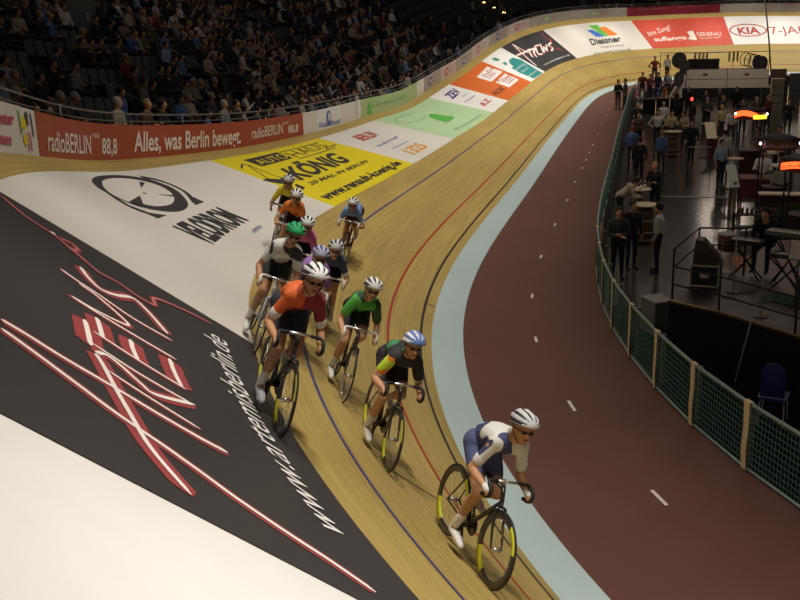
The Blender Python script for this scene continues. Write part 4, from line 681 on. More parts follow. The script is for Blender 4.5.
for i,x in enumerate([6.5,7.25,8.0,8.9,9.6,10.3,11.0,5.9,6.6,7.4,8.3,9.2]):
    y=12.5+(i%3)*1.1+(6 if i>6 else 0)
    person(['stand','fold','table','stand'][i%4],(x,y,FZ),R_(-90+30*((i*7)%5-2)),CL[dk[i%8]],CL['black'],[None,GREYH,BLOND][i%3],.02,'person in %s in the dark row behind the kiosks, %s from its left end'%(dk[i%8],['first','second','third','fourth','fifth','sixth','seventh','eighth','ninth','tenth','eleventh','twelfth'][i]),'dark crowd behind the kiosks')
# on the apron near the riders' cabins
for ps,x,y,z,fa,tp,tr,lab in [('fold',2.62,20.4,ZB,-60,'black','charcoal','left one of two dark clothed people standing on the apron by the fence end'),('stand',3.02,20.9,ZB,200,'charcoal','black','right one of two dark clothed people standing on the apron by the fence end'),
  ('hips',4.7,31.5,.6,-90,'red','navy','person in a red top standing raised above the bicycle racks'),('stand',5.55,33.4,.6,-60,'white','black','person in a white shirt beside the large spare wheels'),('table',3.95,26.8,ZB,-90,'maroon','black','person in a maroon top among the parked bicycles'),
  ('stand',4.9,26.6,ZB,-120,'navy','navy','person in navy bending near the spare wheels'),('table',4.4,25.2,ZB,-60,'red','charcoal','person in red in front of the bicycle racks'),('stand',5.5,27.2,ZB,-80,'paleblue','charcoal','person in pale blue at the foot of the grey cabins')]:
    person(ps,(x,y,z),R_(fa),CL[tp],CL[tr],None,.016,lab,'people by the riders cabins')
# ------------------------------------------------------------------ stands: seats and spectators
def seat_mb():
    q=MB(); q.box((0,0,.42),(.40,.44,.05)); q.box((-.22,0,.66),(.05,.44,.42),rot=Euler((0,-.18,0))); q.box((-.12,0,.2),(.05,.3,.42)); return q
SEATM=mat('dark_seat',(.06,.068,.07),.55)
seat_me=seat_mb().build('x',[SEATM]); SME=seat_me.data; bpy.data.objects.remove(seat_me)
Cm=np.array(CAM); cfn,crn,cun=[np.array(v) for v in (cf,cr,cu)]
def px(P): d=np.array(P)-Cm; z=d@cfn; return 400+1009.8*(d@crn)/z, 300-1009.8*(d@cun)/z, z
aisles=[-26.5,-14.5,-6.2,12.5,24.5,37.3,50,62]
slots=[]
for r_ in range(NR):
    s=-33.0
    while s<70:
        H=head(s); k_=float(np.interp(s,S,_k)); st_=.56/(1+k_*(WH*.8+.9+.85*r_))
        s+=st_
        if min(abs(s-a) for a in aisles)<.5*st_/.56+.15: continue
        if -8.3<s<-5.0 and r_>=8: continue
        P=stand_pt(s,r_); x,y,z=px(P+[0,0,1.0])
        if z<1 or x<-40 or x>840 or y<-45: continue
        slots.append((z,s,r_,P,H,x,y))
slots.sort(key=lambda a:a[0])
occ=[]; emp=[]
for t in slots:
    s=t[1]; r_=t[2]; pr=.25 if s<-16 else .42 if s<-9 else .70 if s<22 else .4 if s<27 else .05 if s<44 else .22
    pr*=.72+.5*math.sin(s*.9+r_*1.7)*math.sin(s*.37-r_*.8)+.15
    if -12<s<-8 and 3<=r_<=5: pr=.15
    if 6<s<11 and 6<=r_<=8: pr=.2
    (occ if random.random()<pr else emp).append(t)
pal=['black','black','charcoal','navy','charcoal','brown','grey','blue','black','beige','white','red','olive','charcoal','black','grey','paleblue','navy','black','beige','black']
rown=['front','second','third','fourth','fifth','sixth','seventh','eighth','ninth','tenth','eleventh','twelfth','thirteenth','fourteenth','fifteenth']
def sect(s):
    return ('above the cream board' if s<-22 else 'above the red board\'s left end' if s<-16 else 'above the red board\'s left half' if s<-12 else 'above the red board\'s right half' if s<-8 else 'above the white emblem board' if s<0 else 'above the green board\'s near half' if s<5 else 'above the green board\'s far half' if s<11 else 'above the first grey boards' if s<20 else 'above the far boards')
hw={'None':'dark','blond_hair':'blond','grey_hair':'grey'}
psw={'sit':'hands down','sitfold':'arms folded','sitfwd':'leaning forward','sitclap':'clapping'}
def dup_simple(me,name,M4,mats=None):
    o=bpy.data.objects.new(name,me); COL.objects.link(o); o.matrix_world=M4; return o
for i,(z,s,r_,P,H,x,y) in enumerate(occ[:300]):
    ps=random.choice(['sit','sitfold','sitfwd','sitclap']); hr=random.choice([None,None,None,BLOND,GREYH]); tp=random.choice(pal); hn=hw[hr.name if hr else 'None']
    face=-H+random.gauss(0,.25)  # inward
    person(ps,tuple(P+[0,0,.46]),face,CL[tp],CL[random.choice(['black','navy','charcoal','brown'])],hr,.024,'%s-haired person in %s, %s, %s row, %s'%(hn,tp if tp!='paleblue' else 'pale blue',psw[ps],rown[r_],sect(s)),'spectators seated in the dim stand',random.uniform(.94,1.04))
# remaining crowd: one object
def merged(name,proto,items,mats,label,cat,matfn):
    n=len(proto.vertices); co=np.empty(n*3); proto.vertices.foreach_get('co',co); co=co.reshape(-1,3)
    F=[tuple(p.vertices) for p in proto.polygons]; mi=[p.material_index for p in proto.polygons]; V=[];FF=[];MM=[]
    for j,(P,a,k) in enumerate(items):
        c,s=math.cos(a),math.sin(a); R=np.array([[c,-s,0],[s,c,0],[0,0,1]]); V.append(co@R.T*k+P); FF+=[tuple(v+j*n for v in f) for f in F]; mp=matfn(j); MM+=[mp[q] for q in mi]
    V=np.vstack(V); me=bpy.data.meshes.new(name); me.from_pydata(V.tolist(),[],FF)
    for m_ in mats: me.materials.append(m_)
    me.polygons.foreach_set('material_index',np.array(MM,dtype=np.int32)); me.update(); o=bpy.data.objects.new(name,me); COL.objects.link(o); tag(o,label,cat,kind='stuff'); return o
lo=hmesh('sit',.05); names=list(CL)
if len(occ)>300:
    items=[(P+[0,0,.46],-H+random.gauss(0,.3),random.uniform(.94,1.04)) for (z,s,r_,P,H,x,y) in occ[300:]]
    cls=[CL[k] for k in names]; ml=[SKIN,HAIR,BLOND,GREYH]+cls
    def mf(j): a=4+names.index(random.choice(pal)); b=4+names.index(random.choice(['black','navy','charcoal'])); return {0:0,1:a,2:b,3:b,4:random.choice([1,1,1,2,3])}
    merged('crowd',lo,items,ml,'distant spectators filling the far rows of the dim stand','crowd',mf)
allseats=slots
emp.sort(key=lambda a:a[0])
for i,(z,s,r_,P,H,x,y) in enumerate(emp[:300]):
    o=bpy.data.objects.new('stadium_seat',SME); COL.objects.link(o); o.location=P; o.rotation_euler=(0,0,-H)
    tag(o,'empty dark stand seat, %s row, %s'%(rown[r_],sect(s) if s<20 else 'towards the far bend'),'seat','empty seats in the stand')
items=[(P,-H,1) for (z,s,r_,P,H,x,y) in emp[300:]+occ]
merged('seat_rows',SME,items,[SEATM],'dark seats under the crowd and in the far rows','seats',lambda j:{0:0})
# front row guests leaning at the rail by the cream board
for s_,dx,ps,tp,hr,lab in [(-19.6,.42,'fold','beige',GREYH,'person in a pale top standing at the rail above the red board\'s left end'),(-17.6,1.3,'stand','blue',HAIR,'person in a blue jacket standing in the second row at the left'),(-18.2,.45,'table','brown',BLOND,'person in a brown jacket at the rail beside the pale striped top'),(-17.2,.45,'fold','black',HAIR,'person in black at the rail, third from the left'),(-13.2,.5,'fold','grey',GREYH,'person in a light grey top at the rail above the red board middle'),(-12.3,.5,'stand','black',HAIR,'person in a black suit at the rail right of the light grey top')]:
    P=out(s_,dx,-.3 if dx<.9 else .0); person(ps,tuple(P-np.array([0,0,.12])),-head(s_),CL[tp],CL['black'],hr,.018,lab,'spectators standing at the rail')
# ================================================================== STAGE AND INFIELD THINGS
STG=mat('stage_top',(.05,.03,.03),.5,noise=.3,nscale=2); SKT=mat('black_cloth',(.006,.006,.007),.9); GOLD=mat('gold_edge',(.45,.33,.12),.4,.3)
poly=[(4.79,-21.6),(5.68,-22.26),(6.86,-23.5),(8.6,-25.6),(12,-24),(12,-15.5),(7.0,-16.2),(6.35,-19.4),(5.3,-19.3)]
t=empty('stage',(6,-20,FZ)); tag(t,'low stage with a black cloth skirt and gold front edge','stage')
def rel(P): return [(x-6,y+20,z-FZ) for x,y,z in P]
n=len(poly); mesh_obj('deck',rel([(x,y,.4) for x,y in poly]+[(x,y,.34) for x,y in poly]),[tuple(range(n)),tuple(range(n,2*n))[::-1]]+[(i,(i+1)%n,n+(i+1)%n,n+i) for i in range(n)],[STG],t)
V=[];F=[]
for i in range(n):
    a,b=np.array(poly[i]),np.array(poly[(i+1)%n]); m_=max(2,int(np.linalg.norm(b-a)/.12)); nn=np.array([b[1]-a[1],a[0]-b[0]]); nn=nn/np.linalg.norm(nn)
    for j in range(m_): q=a+(b-a)*j/m_+nn*(.015*math.sin(j*1.9)-.03); V+=[(q[0],q[1],.335),(q[0],q[1],FZ)]
k=len(V)//2; F=[(2*i,2*((i+1)%k),2*((i+1)%k)+1,2*i+1) for i in range(k)]
mesh_obj('skirt',rel(V),F,[SKT],t)
MB().tube(rel([(x,y,.40) for x,y in poly[:4]]),.018,6).build('edge_trim',[GOLD],t)
DR=mat('dark_rail',(.03,.028,.025),.5,.4)
def railing(pts,h,lab,hs):
    t=empty('stage_railing',(pts[0][0],pts[0][1],.4)); tag(t,lab,'railing','railings round the stage'); o=pts[0]
    for hh in hs: MB().tube([(x-o[0],y-o[1],hh) for x,y in pts],.018,6).build('rail',[DR],t,True)
    for x,y in pts: MB().tube([(x-o[0],y-o[1],0),(x-o[0],y-o[1],h)],.02,6).build('post',[DR],t,True)
railing([(4.86,-21.5),(5.66,-22.14),(6.8,-23.35),(8.4,-25.2)],.95,'dark pipe railing along the gold front edge of the stage',(.62,.28))
railing([(4.86,-21.5),(5.4,-19.5),(6.3,-19.5)],.95,'dark pipe railing along the back left edge of the stage',(.95,.6))
# wedge monitor on a flight case
FC=mat('case_black',(.012,.012,.016),.5); AL=mat('case_edge',(.42,.42,.41),.45,.1)
t=empty('flight_case',(5.50,-20.45,.4),R_(-8)); tag(t,'black flight case with silver edges and a label plate standing on the stage','case')
MB().box((0,0,.24),(.52,.42,.40)).build('body',[FC],t)
q=MB()
for x in(-.26,.26):
    for y in(-.21,.21): q.box((x,y,.24),(.03,.03,.42))
    for z in(.04,.44): q.box((x,0,z),(.03,.42,.03))
for y in(-.21,.21):
    for z in(.04,.44): q.box((0,y,z),(.54,.03,.035))
q.build('edging',[AL],t); MB().box((0,-.216,.25),(.16,.01,.1)).build('label_plate',[AL],t)
for x in(-.2,.2):
    for y in(-.15,.15): MB().lathe([(.02,-.012),(.02,.012)],10,(x,y,.02),'y').build('castor',[FC],t)
t=empty('stage_monitor',(5.50,-20.45,.865),R_(-8)); tag(t,'black wedge-shaped stage loudspeaker lying on the flight case','loudspeaker')
MB().add([(-.24,-.2,0),(.26,-.2,0),(.26,.2,0),(-.24,.2,0),(-.2,-.18,.48),(-.06,-.19,.46),(-.06,.19,.46),(-.2,.18,.48),(.26,-.2,.14),(.26,.2,.14)],[(0,3,2,1),(0,1,8,5,4),(3,7,6,9,2),(4,5,6,7),(5,8,9,6),(1,2,9,8),(0,4,7,3)]).build('cabinet',[mat('monitor_black',(.035,.033,.03),.6)],t)
MB().add([(-.05,-.16,.465),(.25,-.17,.158),(.25,.17,.158),(-.05,.16,.465)],[(0,1,2,3)]).build('grille',[mat('grille_grey',(.05,.05,.05),.6)],t)
WK=mat('ivory_keys',(.72,.68,.6),.4); BK=mat('keyboard_body',(.02,.022,.026),.4)
def keyboard(x,y,z,rz,L,lab,legs=True,col=None):
    t=empty('keyboard',(x,y,z),rz); tag(t,lab,'keyboard','keyboards on the stage')
    MB().box((0,0,0),(L,.32,.08)).build('case',[col or BK],t); MB().box((0,-.09,.045),(L-.1,.13,.015)).build('white_keys',[WK],t)
    q=MB(); n=int((L-.1)/.024)
    for i in range(n):
        if i%7 not in(2,6): q.box((-(L-.1)/2+.012+i*.024+.012,-.07,.058),(.008,.06,.008))
    q.build('black_keys',[BK],t); MB().box((0,.08,.043),(L*.8,.10,.008)).build('control_panel',[mat('panel_grey',(.07,.08,.09),.5)],t)
    if legs:
        q=MB(); h=z-.4
        for s_ in(1,-1): q.tube([(-.3,.1*s_,-h),(.3,-.1*s_,-.05)],.018,6); q.tube([(.3,.1*s_,-h),(-.3,-.1*s_,-.05)],.018,6)
        q.build('stand',[DR],t,True)
keyboard(6.32,-19.75,1.15,R_(-25),.6,'black keyboard with ivory keys at the left front of the player')
keyboard(7.05,-20.2,1.42,R_(-28),.9,'large grey-topped keyboard on the higher tier behind the player',col=mat('steel_top',(.10,.12,.13),.4))
keyboard(6.95,-20.75,1.12,R_(-22),.6,'black keyboard at the right edge of the stage group')
t=empty('music_stand',(6.95,-22.05,.4),R_(-20)); tag(t,'music stand holding a white sheet at the right edge of the photo','music stand')
MB().tube([(0,0,0),(0,0,.95)],.015,6).build('pole',[DR],t); MB().box((0,0,1.12),(.34,.015,.36),rot=Euler((-.35,0,0))).build('desk',[DR],t); MB().box((0,-.03,1.13),(.30,.008,.34),rot=Euler((-.35,0,0))).build('sheet',[mat('paper',(.62,.56,.54),.8)],t)
q=MB()
for a in range(3): an=2*PI*a/3; q.tube([(0,0,.12),(.25*math.cos(an),.25*math.sin(an),0.01)],.01,6)
q.build('feet',[DR],t)
def micstand(x,y,h,lab):
    t=empty('microphone_stand',(x,y,.4)); tag(t,lab,'microphone stand','microphone stands on the stage')
    MB().tube([(0,0,0),(0,0,h)],.012,6).build('pole',[AL],t,True); MB().lathe([(.14,0),(.13,.02),(.02,.03)],16).build('base',[DR],t); MB().tube([(0,0,h),(.25,-.1,h+.12)],.009,6).build('boom',[DR],t); MB().ell((.27,-.11,h+.13),(.035,.025,.025)).build('microphone',[BK],t)
micstand(6.34,-22.45,1.1,'thin metal microphone stand with a tilted pole at the front of the stage'); micstand(6.0,-20.9,1.2,'microphone stand among the keyboards')
t=empty('drum',(6.05,-18.4,.4)); tag(t,'brown wooden floor drum on black legs behind the railing','drum')
MB().lathe([(.2,.25),(.21,.26),(.21,.58),(.2,.6)],24).build('shell',[mat('drum_wood',(.16,.07,.025),.4)],t,True); MB().lathe([(.215,.585),(.215,.61),(.2,.615)],24).build('head',[mat('drum_skin',(.35,.32,.28),.6)],t)
for a in range(3): an=2*PI*a/3; MB().tube([(.22*math.cos(an),.22*math.sin(an),.5),(.25*math.cos(an),.25*math.sin(an),0.01)],.01,6).build('leg',[AL],t)
t=empty('amplifier',(7.5,-21.0,.4),R_(-15)); tag(t,'black amplifier cabinet low on the stage under the keyboards','amplifier')
MB().box((0,0,.2),(.5,.3,.4)).build('cabinet',[FC],t); MB().box((0,-.155,.2),(.42,.01,.3)).build('grille',[mat('grille_grey',(.05,.05,.05),.6)],t)
t=tag(MB().box((0,0,0),(.9,.5,.02)).build('green_mat',[mat('green_cloth',(.03,.14,.07),.8)]),'dark green cloth mat on the stage floor at the right','mat'); t.location=(6.95,-21.4,.415); t.rotation_euler=(0,0,R_(-40))
for i,(x,y) in enumerate([(5.9,-21.3),(6.25,-20.9),(6.5,-21.5)]):
    q=MB(); q.tube([(.12*math.cos(a*.7)*(1+.1*i),.09*math.sin(a*.7+i),.012+.006*(a%3)) for a in range(14)],.010,5); t=tag(q.build('cable',[mat('cable_grey',(.3,.27,.25),.6)],None,True),'%s coil of pale cable lying on the stage floor'%['left','middle','right'][i],'cable'); t.location=(x,y,.402)
# leaning pole in front of the skirt
t=tag(MB().tube([(5.93,-23.1,FZ),(6.25,-22.75,.9)],.012,6).build('metal_pole',[AL],None,True),'thin metal pole leaning against the black stage skirt','pole')
t=empty('plastic_chair',(6.35,-24.85,FZ),R_(75)); tag(t,'dark blue plastic chair in front of the stage skirt','chair')
BL=mat('blue_plastic',(.02,.03,.16),.4); MB().box((0,0,.45),(.42,.42,.035)).build('seat',[BL],t); MB().box((-.2,0,.68),(.03,.36,.40),rot=Euler((0,-.15,0))).lathe([(.001,-.015),(.18,-.014),(.18,.014),(.001,.015)],20,(-.225,0,.86),'x').build('backrest',[BL],t)
for x in(-.17,.17):
    for y in(-.17,.17): MB().tube([(x,y,.44),(x*1.15,y*1.15,.01)],.012,6).build('leg',[AL],t)
t=empty('grey_box',(4.62,-21.3+.9,FZ),R_(-60)); tag(t,'pale grey cabinet box behind the netting at the stage corner','box')
MB().box((0,0,.33),(.55,.42,.66)).build('body',[mat('grey_box',(.22,.21,.19),.6)],t); MB().box((0,0,.675),(.58,.45,.03)).build('lid',[mat('grey_lid',(.28,.27,.25),.6)],t)
# bar tables: barrels with round tops
WOODB=mat('barrel_wood',(.10,.065,.035),.6,noise=.2); HOOP=mat('pale_hoop',(.22,.17,.10),.6); TOPM=mat('cream_top',(.55,.46,.30),.45)
def barrel(x,y,r,lab,h=1.1,barrelb=True):
    t=empty('bar_table',(x,y,FZ)); tag(t,lab,'table','round bar tables on the infield')
    MB().lathe([(r*.96,h-.04),(r,h-.02),(r*.97,h)],28).build('tabletop',[TOPM],t,True)
    if barrelb:
        MB().lathe([(.2,0),(.25,.2),(.28,.5),(.25,.8),(.2,h-.04)],20).build('barrel',[WOODB],t,True)
        for z,rr in((.12,.24),(.34,.275),(.66,.275),(.9,.24)): MB().lathe([(rr,z-.03),(rr+.012,z),(rr,z+.03)],20).build('hoop',[HOOP],t,True)
    else:
        MB().tube([(0,0,.03),(0,0,h-.04)],.03,8).build('pole',[DR],t); MB().lathe([(.24,0),(.22,.025),(.04,.04)],20).build('base',[DR],t)
barrel(4.32,-12.44,.36,'barrel table with a cream top beside the person in the pale polo shirt'); barrel(5.4,4.59,.40,'barrel table with a cream top in front of the far shirted guests')
barrel(8.79,-1.86,.42,'round cream table below the maroon kiosk sign',barrelb=False); barrel(7.33,-3.45,.3,'round wood-coloured table beside the pale blue shirt',barrelb=False); barrel(8.6,-5.0,.38,'small round table behind the maroon slatted table',barrelb=False)
barrel(4.16,-9.95,.34,'round table with white cups by the fence',barrelb=False); barrel(7.0,7.6,.3,'small round table by the red signal light',barrelb=False)
for i,(x,y) in enumerate([(4.02,-10.1),(4.16,-10.16),(4.3,-9.85),(4.2,-9.95)]):
    t=tag(MB().lathe([(.025,0),(.036,.1),(.03,.1),(.022,.01)],12).build('cup',[WHITE],None,True),['white cup nearest the cream jacket on the round table by the fence','white cup at the front of the round table by the fence','white cup nearest the blond person on the round table','white cup in the middle of the round table by the fence'][i],'cup','white cups on the round table'); t.location=(x,y,FZ+1.1)
# maroon slatted table with a tilted pale board
MAR=mat('maroon_paint',(.14,.025,.03),.5); t=empty('slatted_table',(7.65,-7.5,FZ)); tag(t,'large maroon slatted table in the middle of the infield bar area','table')
for i in range(8): MB().box((0,-.42+i*.12,1.08),(1.0,.09,.03)).build('slat',[MAR],t)
for x in(-.44,.44):
    for y in(-.4,.4): MB().box((x,y,.53),(.06,.06,1.06)).build('leg',[MAR],t)
MB().box((0,-.46,.75),(.96,.03,.5)).build('front_panel',[mat('red_panel',(.12,.015,.02),.6)],t)
t=empty('menu_board',(6.95,-7.6,FZ),R_(8)); tag(t,'tilted pale board leaning at the left end of the maroon slatted table','board')
MB().box((0,0,1.12),(.30,1.0,.03),rot=Euler((.62,0,0))).build('panel',[mat('pale_panel',(.42,.44,.38),.6)],t); MB().box((.03,-.3,.5),(.1,.06,1.0)).build('leg',[HOOP],t); MB().box((.03,.3,.5),(.1,.06,1.0)).build('leg',[HOOP],t)
t=empty('menu_board',(6.95,4.6,FZ),R_(5)); tag(t,'tilted pale board on a small red stand left of the lit kiosk sign','board')
MB().box((0,0,1.12),(.42,1.1,.03),rot=Euler((.55,0,0))).build('panel',[mat('cream_panel',(.62,.5,.36),.6)],t); MB().box((.1,-.2,.45),(.4,.3,.9)).build('stand',[MAR],t)
t=empty('bar_counter',(8.3,-10.4,FZ)); tag(t,'bar counter with a cream top and dark front at the right edge','counter')
MB().box((0,0,1.08),(1.7,.45,.04)).build('worktop',[TOPM],t); MB().box((0,.02,.53),(1.6,.36,1.04)).build('body',[mat('counter_dark',(.05,.02,.02),.6)],t); MB().box((.2,-.17,.6),(1.1,.02,.5)).build('front_panel',[mat('olive_panel',(.06,.06,.03),.6)],t)
t=empty('shelf_rack',(7.3,-11.6,FZ)); tag(t,'low wire rack with a row of pale jars beside the aisle','rack')
MB().box((0,0,.7),(1.2,.3,.03)).build('shelf',[DR],t); MB().box((0,0,.35),(1.2,.3,.03)).build('shelf',[DR],t)
for x in(-.58,.58): MB().box((x,0,.4),(.04,.3,.8)).build('side_frame',[DR],t)
for i in range(9):
    o=tag(MB().lathe([(.035,0),(.038,.13),(.02,.16),(.02,.18)],10).build('jar',[mat('jar_brown',(.16,.12,.09),.3)],None,True),'small brownish jar in the single row on the low wire rack','jar','jars on the low wire rack'); o.location=(6.82+i*.12,-11.6,FZ+.716)
# barrier bars across the aisle
for y,x0,x1,lab in((-11.25,4.75,6.5,'long thin white barrier bar across the aisle beyond the white polo shirt'),(-.58,5.85,6.7,'short thin white barrier bar farther down the aisle')):
    t=empty('barrier',(x0,y,FZ)); tag(t,lab,'barrier'); MB().tube([(0,0,1.1),(x1-x0,0,1.1)],.017,6).build('bar',[mat('white_bar',(.5,.5,.5),.4)],t,True)
    for x in(0,x1-x0): MB().tube([(x,0,0),(x,0,1.1)],.014,6).build('post',[DR],t,True)
# kiosks
NR_=mat('neon_red',(1,.10,.02),.5,emit=2.6); NY_=mat('neon_yellow',(1,.75,.03),.5,emit=2.2); LW=mat('lamp_white',(1,.92,.85),.5,emit=7)
def arc_band(c,R,a0,a1,z0,z1,n=14):
    V=[];
    for i in range(n+1):
        a=a0+(a1-a0)*i/n; V+=[(c[0]+R*math.cos(a),c[1]+R*math.sin(a),z0),(c[0]+R*math.cos(a),c[1]+R*math.sin(a),z1)]
    return V,[(2*i,2*i+2,2*i+3,2*i+1) for i in range(n)]
def kiosk(cx,cy,R,zb,lab):
    t=empty('kiosk',(cx,cy,FZ)); tag(t,lab,'kiosk','round beer kiosks on the infield')
    h=zb-FZ
    q=MB(); V,F=arc_band((0,0),R,0,2*PI,h,h+.26,32); q.add(V,F); V,F=arc_band((0,0),R-.03,0,2*PI,h,h+.26,32); q.add(V,F); q.build('sign_band',[mat('maroon_band',(.10,.02,.025),.6)],t)
    MB().lathe([(R,h+.26),(R*.6,h+.36),(.05,h+.42)],24).build('roof',[mat('kiosk_roof',(.02,.018,.02),.8)],t,True)
    for a in(45,135,225,315): MB().tube([(R*.96*math.cos(R_(a)),R*.96*math.sin(R_(a)),0),(R*.96*math.cos(R_(a)),R*.96*math.sin(R_(a)),h+.1)],.025,8).build('post',[DR],t)
    MB().lathe([(R*.55,0),(R*.55,1.0),(R*.6,1.02),(R*.6,1.06)],24).build('counter',[mat('counter_dark',(.05,.02,.02),.6)],t)
    return t
def lampdot(x,y,z,lab):
    t=tag(MB().box((0,0,0),(.07,.05,.07)).build('spot_lamp',[DR]),lab,'lamp','white kiosk lamps'); t.location=(x,y,z); MB().ell((0,-.05,0),(.032,.03,.042)).build('bulb',[LW],t)
k1=kiosk(8.0,-1.0,.62,1.62,'kiosk with a lit red and yellow arched sign'); h=1.62-FZ
V,F=arc_band((0,0),.66,R_(205),R_(285),h+.03,h+.22); 
V=[(x,y,z+.12*math.sin((i//2)/14*PI)) for i,(x,y,z) in enumerate(V)]; MB().add(V,F).build('lit_sign_red',[NR_],k1)
V,F=arc_band((0,0),.67,R_(272),R_(318),h+.03,h+.17,8); MB().add(V,F).build('lit_sign_yellow',[NY_],k1)
k2=kiosk(8.02,-9.0,.62,1.60,'kiosk with an unlit maroon sign band reading Schultheiss'); k3=kiosk(8.3,-13.2,.70,1.60,'kiosk with a glowing red arched sign at the right edge')
def arc_text(txt,c,R,a0,a1,z0,hgt,m_,par,rise=0):
    V,F=text2d(txt,.01); Vv,F=cut(V*[1,1],F,0,.05); an=a0+Vv[:,0]*(a1-a0); P=np.stack([c[0]+R*np.cos(an),c[1]+R*np.sin(an),z0+Vv[:,1]*hgt+rise*np.sin(Vv[:,0]*PI)],1); return mesh_obj('lettering',P,F,m_,par)
arc_text('Schultheiss',(0,0),.635,R_(226),R_(330),1.6-FZ+.06,.13,cm('greyred'),k2)
V,F=arc_band((0,0),.73,R_(200),R_(300),2.2+.02,2.2+.19)
V=[(x,y,z+.10*math.sin((i//2)/14*PI)) for i,(x,y,z) in enumerate(V)]; MB().add(V,F).build('lit_sign_red',[NR_],k3)
arc_text('Schultheiss',(0,0),.75,R_(206),R_(294),2.2+.07,.07,cm('kiared'),k3,.09)
lampdot(7.42,-1.3,1.82,'white lamp at the left end of the red and yellow sign'); lampdot(8.5,-1.45,1.82,'white lamp at the right end of the red and yellow sign'); lampdot(7.50,-9.45,1.78,'white lamp at the left end of the maroon sign band'); lampdot(8.55,-9.7,1.82,'white lamp at the right end of the maroon sign band'); lampdot(7.75,-12.6,1.75,'white lamp left of the glowing red arched sign')
t=tag(MB().tube([(0,0,0),(0,0,2.1)],.02,6).build('signal_post',[DR]),'small red signal light on a post behind the infield guests','lamp'); t.location=(6.25,8.0,FZ); MB().ell((0,-.03,2.15),(.06,.05,.09)).build('bulb',[mat('red_bulb',(1,.06,.04),.5,emit=3)],t)
MB().box((0,.0,2.02),(.1,.08,.3)).build('housing',[DR],t)
# riders' cabins
CAB=mat('cabin_grey',(.55,.5,.43),.6,noise=.05)
for i,x in enumerate((8.2,10.9)):
    t=empty('rider_cabin',(x,34.3,FZ)); tag(t,['left','right'][i]+' one of two pale grey cabin walls at the far end of the infield','cabin','grey cabins of the riders')
    MB().box((0,0,1.15),(2.66,1.8,1.5)).build('wall_panel',[CAB],t); MB().box((0,0,.2),(2.6,1.7,.4)).build('plinth',[SKT],t); MB().box((0,-.91,1.3),(2.6,.02,.03)).build('seam',[mat('seam_grey',(.18,.17,.15),.6)],t); MB().box((-.1,-.92,1.6),(.3,.02,.16)).build('emblem',[mat('cabin_emblem',(.18,.06,.03),.6)],t)
t=empty('cabin_end',(6.5,34.3,FZ)); tag(t,'sloping pale end panel left of the grey cabins','panel'); MB().add([(.3,-.9,1.9),(.3,-.9,0),(-.7,-.9,0),(.3,.9,1.9),(.3,.9,0),(-.7,.9,0)],[(0,2,1),(3,4,5),(0,3,5,2),(1,4,3,0),(2,5,4,1)]).build('panel',[CAB],t)
t=empty('video_screen',(8.0,34.6,1.3)); tag(t,'long black box standing on the left grey cabin','screen'); MB().box((0,0,.35),(2.1,.4,.7)).build('case',[FC],t); MB().box((0,-.205,.36),(1.95,.01,.56)).build('display',[mat('dark_glass',(.01,.01,.012),.15)],t)
def wheel(x,y,z,r,rz,lab,grp,tilt=0,disc=False):
    t=empty('spare_wheel',(x,y,z),rz); t.rotation_euler=(tilt,0,rz); tag(t,lab,'wheel',grp)
    MB().tube([(r*math.cos(2*PI*i/24),0,r*math.sin(2*PI*i/24)) for i in range(24)],.03,6,closed=True).build('tyre',[TYRE],t,True)
    if disc: MB().lathe([(.05,-.02),(r*.95,-.008),(r*.95,.008),(.05,.02)],24,(0,0,0),'y').build('disc',[mat('dark_disc',(.045,.045,.05),.35)],t)
    else:
        q=MB()
        for i in range(10): a=2*PI*i/10; q.tube([(0,0,0),(r*math.cos(a),0,r*math.sin(a))],.006,4)
        q.build('spokes',[CHROME],t)
    MB().lathe([(.04,-.04),(.04,.04)],10,(0,0,0),'y').build('hub',[CHROME],t)
RK=empty('wheel_rack',(8.5,35.4,1.35)); tag(RK,'thin horizontal rack rail on posts above the grey cabins','rack')
MB().tube([(-3.5,0,1.05),(4.0,0,1.05)],.025,6).build('rail',[DR],RK)
for x in(-3.4,-1,1.5,3.9): MB().tube([(x,0,-1.95),(x,0,1.05)],.02,6).build('post',[DR],RK)
for i in range(5): wheel(10.75+i*.27,34.4-.05*i,1.95-i*.07,.46,R_(35),'%s dark wheel of the leaning row on the right grey cabin'%['first','second','third','fourth','last'][i],'wheels on the right cabin',0,i>2)
wheel(6.35,34.3,1.95,.52,R_(20),'large dark wheel with a pale centre, upper one beside the left cabin','wheels left of the cabins',0,True); wheel(6.7,33.3,1.55,.45,R_(40),'dark wheel leaning just below the large upper one','wheels left of the cabins',0,True); wheel(6.35,32.9,.75,.5,R_(50),'dark wheel standing low beside the left cabin end','wheels left of the cabins',0,True)
for i,(x) in enumerate([7.45,7.75,8.0,8.25,9.75,10.05,10.3]): wheel(x,35.4,2.07,.31,R_(78),'thin bicycle wheel hanging %s on the rack rail above the cabins'%['first from the left','second from the left','third from the left','fourth from the left','first of the right group','middle of the right group','last of the right group'][i],'wheels hanging on the rack',0)
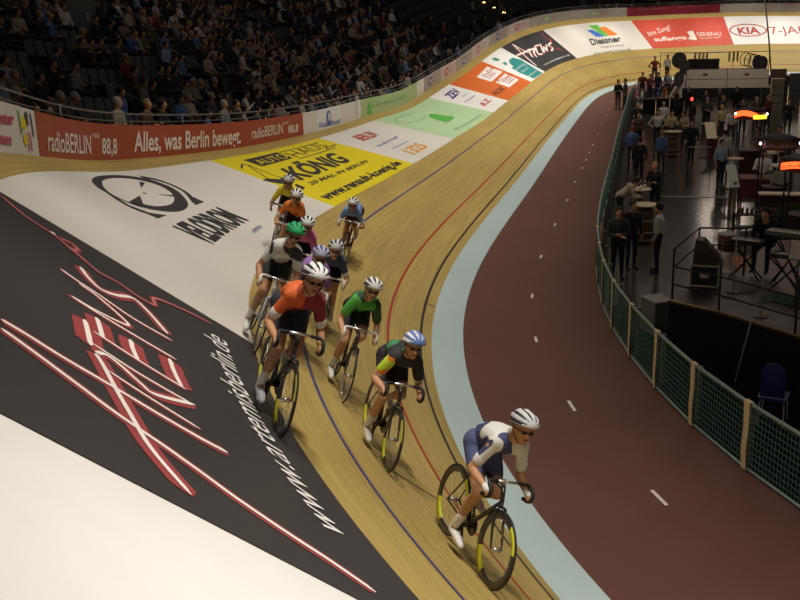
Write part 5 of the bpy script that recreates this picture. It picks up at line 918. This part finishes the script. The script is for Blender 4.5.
# parked track bicycles near the far people
def simple_bike(x,y,rz,col,lab):
    d=dict(frame=mat('bike_'+col,C_[col] if col in C_ else (.1,.1,.1),.4),ph=.4,tape=BLK); b=bike(d); b.location=(x,y,ZB); b.rotation_euler=(0,0,rz); tag(b,lab,'bicycle','bicycles parked at the far end of the apron')
for i,(x,y,a,c_,lb) in enumerate([(3.6,23.6,75,'red','red bicycle parked at the far end of the netting fence'),(4.0,24.2,100,'white','white bicycle parked between the red and the blue one'),(4.9,24.3,85,'blue','blue bicycle parked at the right of the far bicycles'),(3.7,28.4,95,'black','black bicycle parked farthest away beside the band'),(5.3,25.6,70,'logoorange','orange bicycle parked before the grey cabins')]): simple_bike(x,y,R_(a),c_,lb)
for i,(x,y) in enumerate([(4.4,22.8),(5.2,23.0),(6.0,23.2)]):
    t=empty('folding_table',(x,y,FZ+.0),R_(5)); tag(t,['left','middle','right'][i]+' low table draped in dark cloth before the parked bicycles','table','draped tables'); MB().box((0,0,.9),(.75,.6,.03)).build('tabletop',[mat('table_maroon',(.12,.03,.03),.7)],t); MB().box((0,0,.44),(.7,.55,.88)).build('cloth',[SKT],t)
# dark backdrop box below the cabins
t=tag(MB().box((0,0,0),(6.6,.3,.75)).build('dark_barrier',[SKT]),'black cloth barrier along the foot of the grey cabins','barrier'); t.location=(9.9,32.6,FZ+.375)
# equipment towers at the right background
for i,(x,y,w_,h_,c_) in enumerate([(12.9,33.5,.9,1.9,'brown'),(13.8,32.0,.7,1.7,'charcoal'),(12.6,29.5,.8,1.5,'black'),(11.8,24.5,.7,1.9,'beige'),(11.6,26.8,.9,1.2,'charcoal')]):
    t=empty('equipment_rack',(x,y,FZ)); tag(t,'%s equipment rack in the dark background at the right, %s'%(['dark brown','charcoal','black','beige','low charcoal'][i],['beside the cabins','farthest right','in front of the cabins end','nearest of the racks','behind the beige one']['01234'.index(str(i))]),'rack','equipment racks')
    MB().box((0,0,h_/2),(w_,.6,h_)).build('body',[CL[c_]],t)
    for j in range(3): MB().box((0,-.31,h_*(.25+.25*j)),(w_*.85,.02,.05)).build('shelf_edge',[mat('panel_grey',(.07,.08,.09),.5)],t)
t=tag(MB().tube([(10.4,27,9.5),(11.35,26.6,3.5),(11.75,26.2,.2),(11.85,26.1,FZ)],.045,6).build('hanging_cable',[mat('cable_black',(.03,.025,.02),.6)],None,True),'dark slanting cable hanging in front of the red oval banner','cable')
# ================================================================== LAMPS over the track
def spot(x,y,z,tx,ty,tz,e,ang=80,blend=.6,size=.6,col=(1,.86,.66)):
    l=bpy.data.lights.new('track_light','SPOT'); l.energy=e; l.spot_size=R_(ang); l.spot_blend=blend; l.shadow_soft_size=size; l.color=col
    o=bpy.data.objects.new('track_light',l); COL.objects.link(o); o.location=(x,y,z); d=Vector((tx-x,ty-y,tz-z)); o.rotation_euler=d.to_track_quat('-Z','Y').to_euler()
for s_,e in LIGHTS:
    a=trk(s_,LW0); b=trk(s_,LW1); spot(a[0],a[1],LZ,b[0],b[1],b[2],e,LANG,.8,.5,LCOL)
# weak fill light added to brighten the stands, infield, stage and cabins
for (x,y,z,e,sx) in FILL:
    l=bpy.data.lights.new('fill_light','AREA'); l.energy=e; l.size=sx; l.color=(1,.85,.7); o=bpy.data.objects.new('fill_light',l); COL.objects.link(o); o.location=(x,y,z)
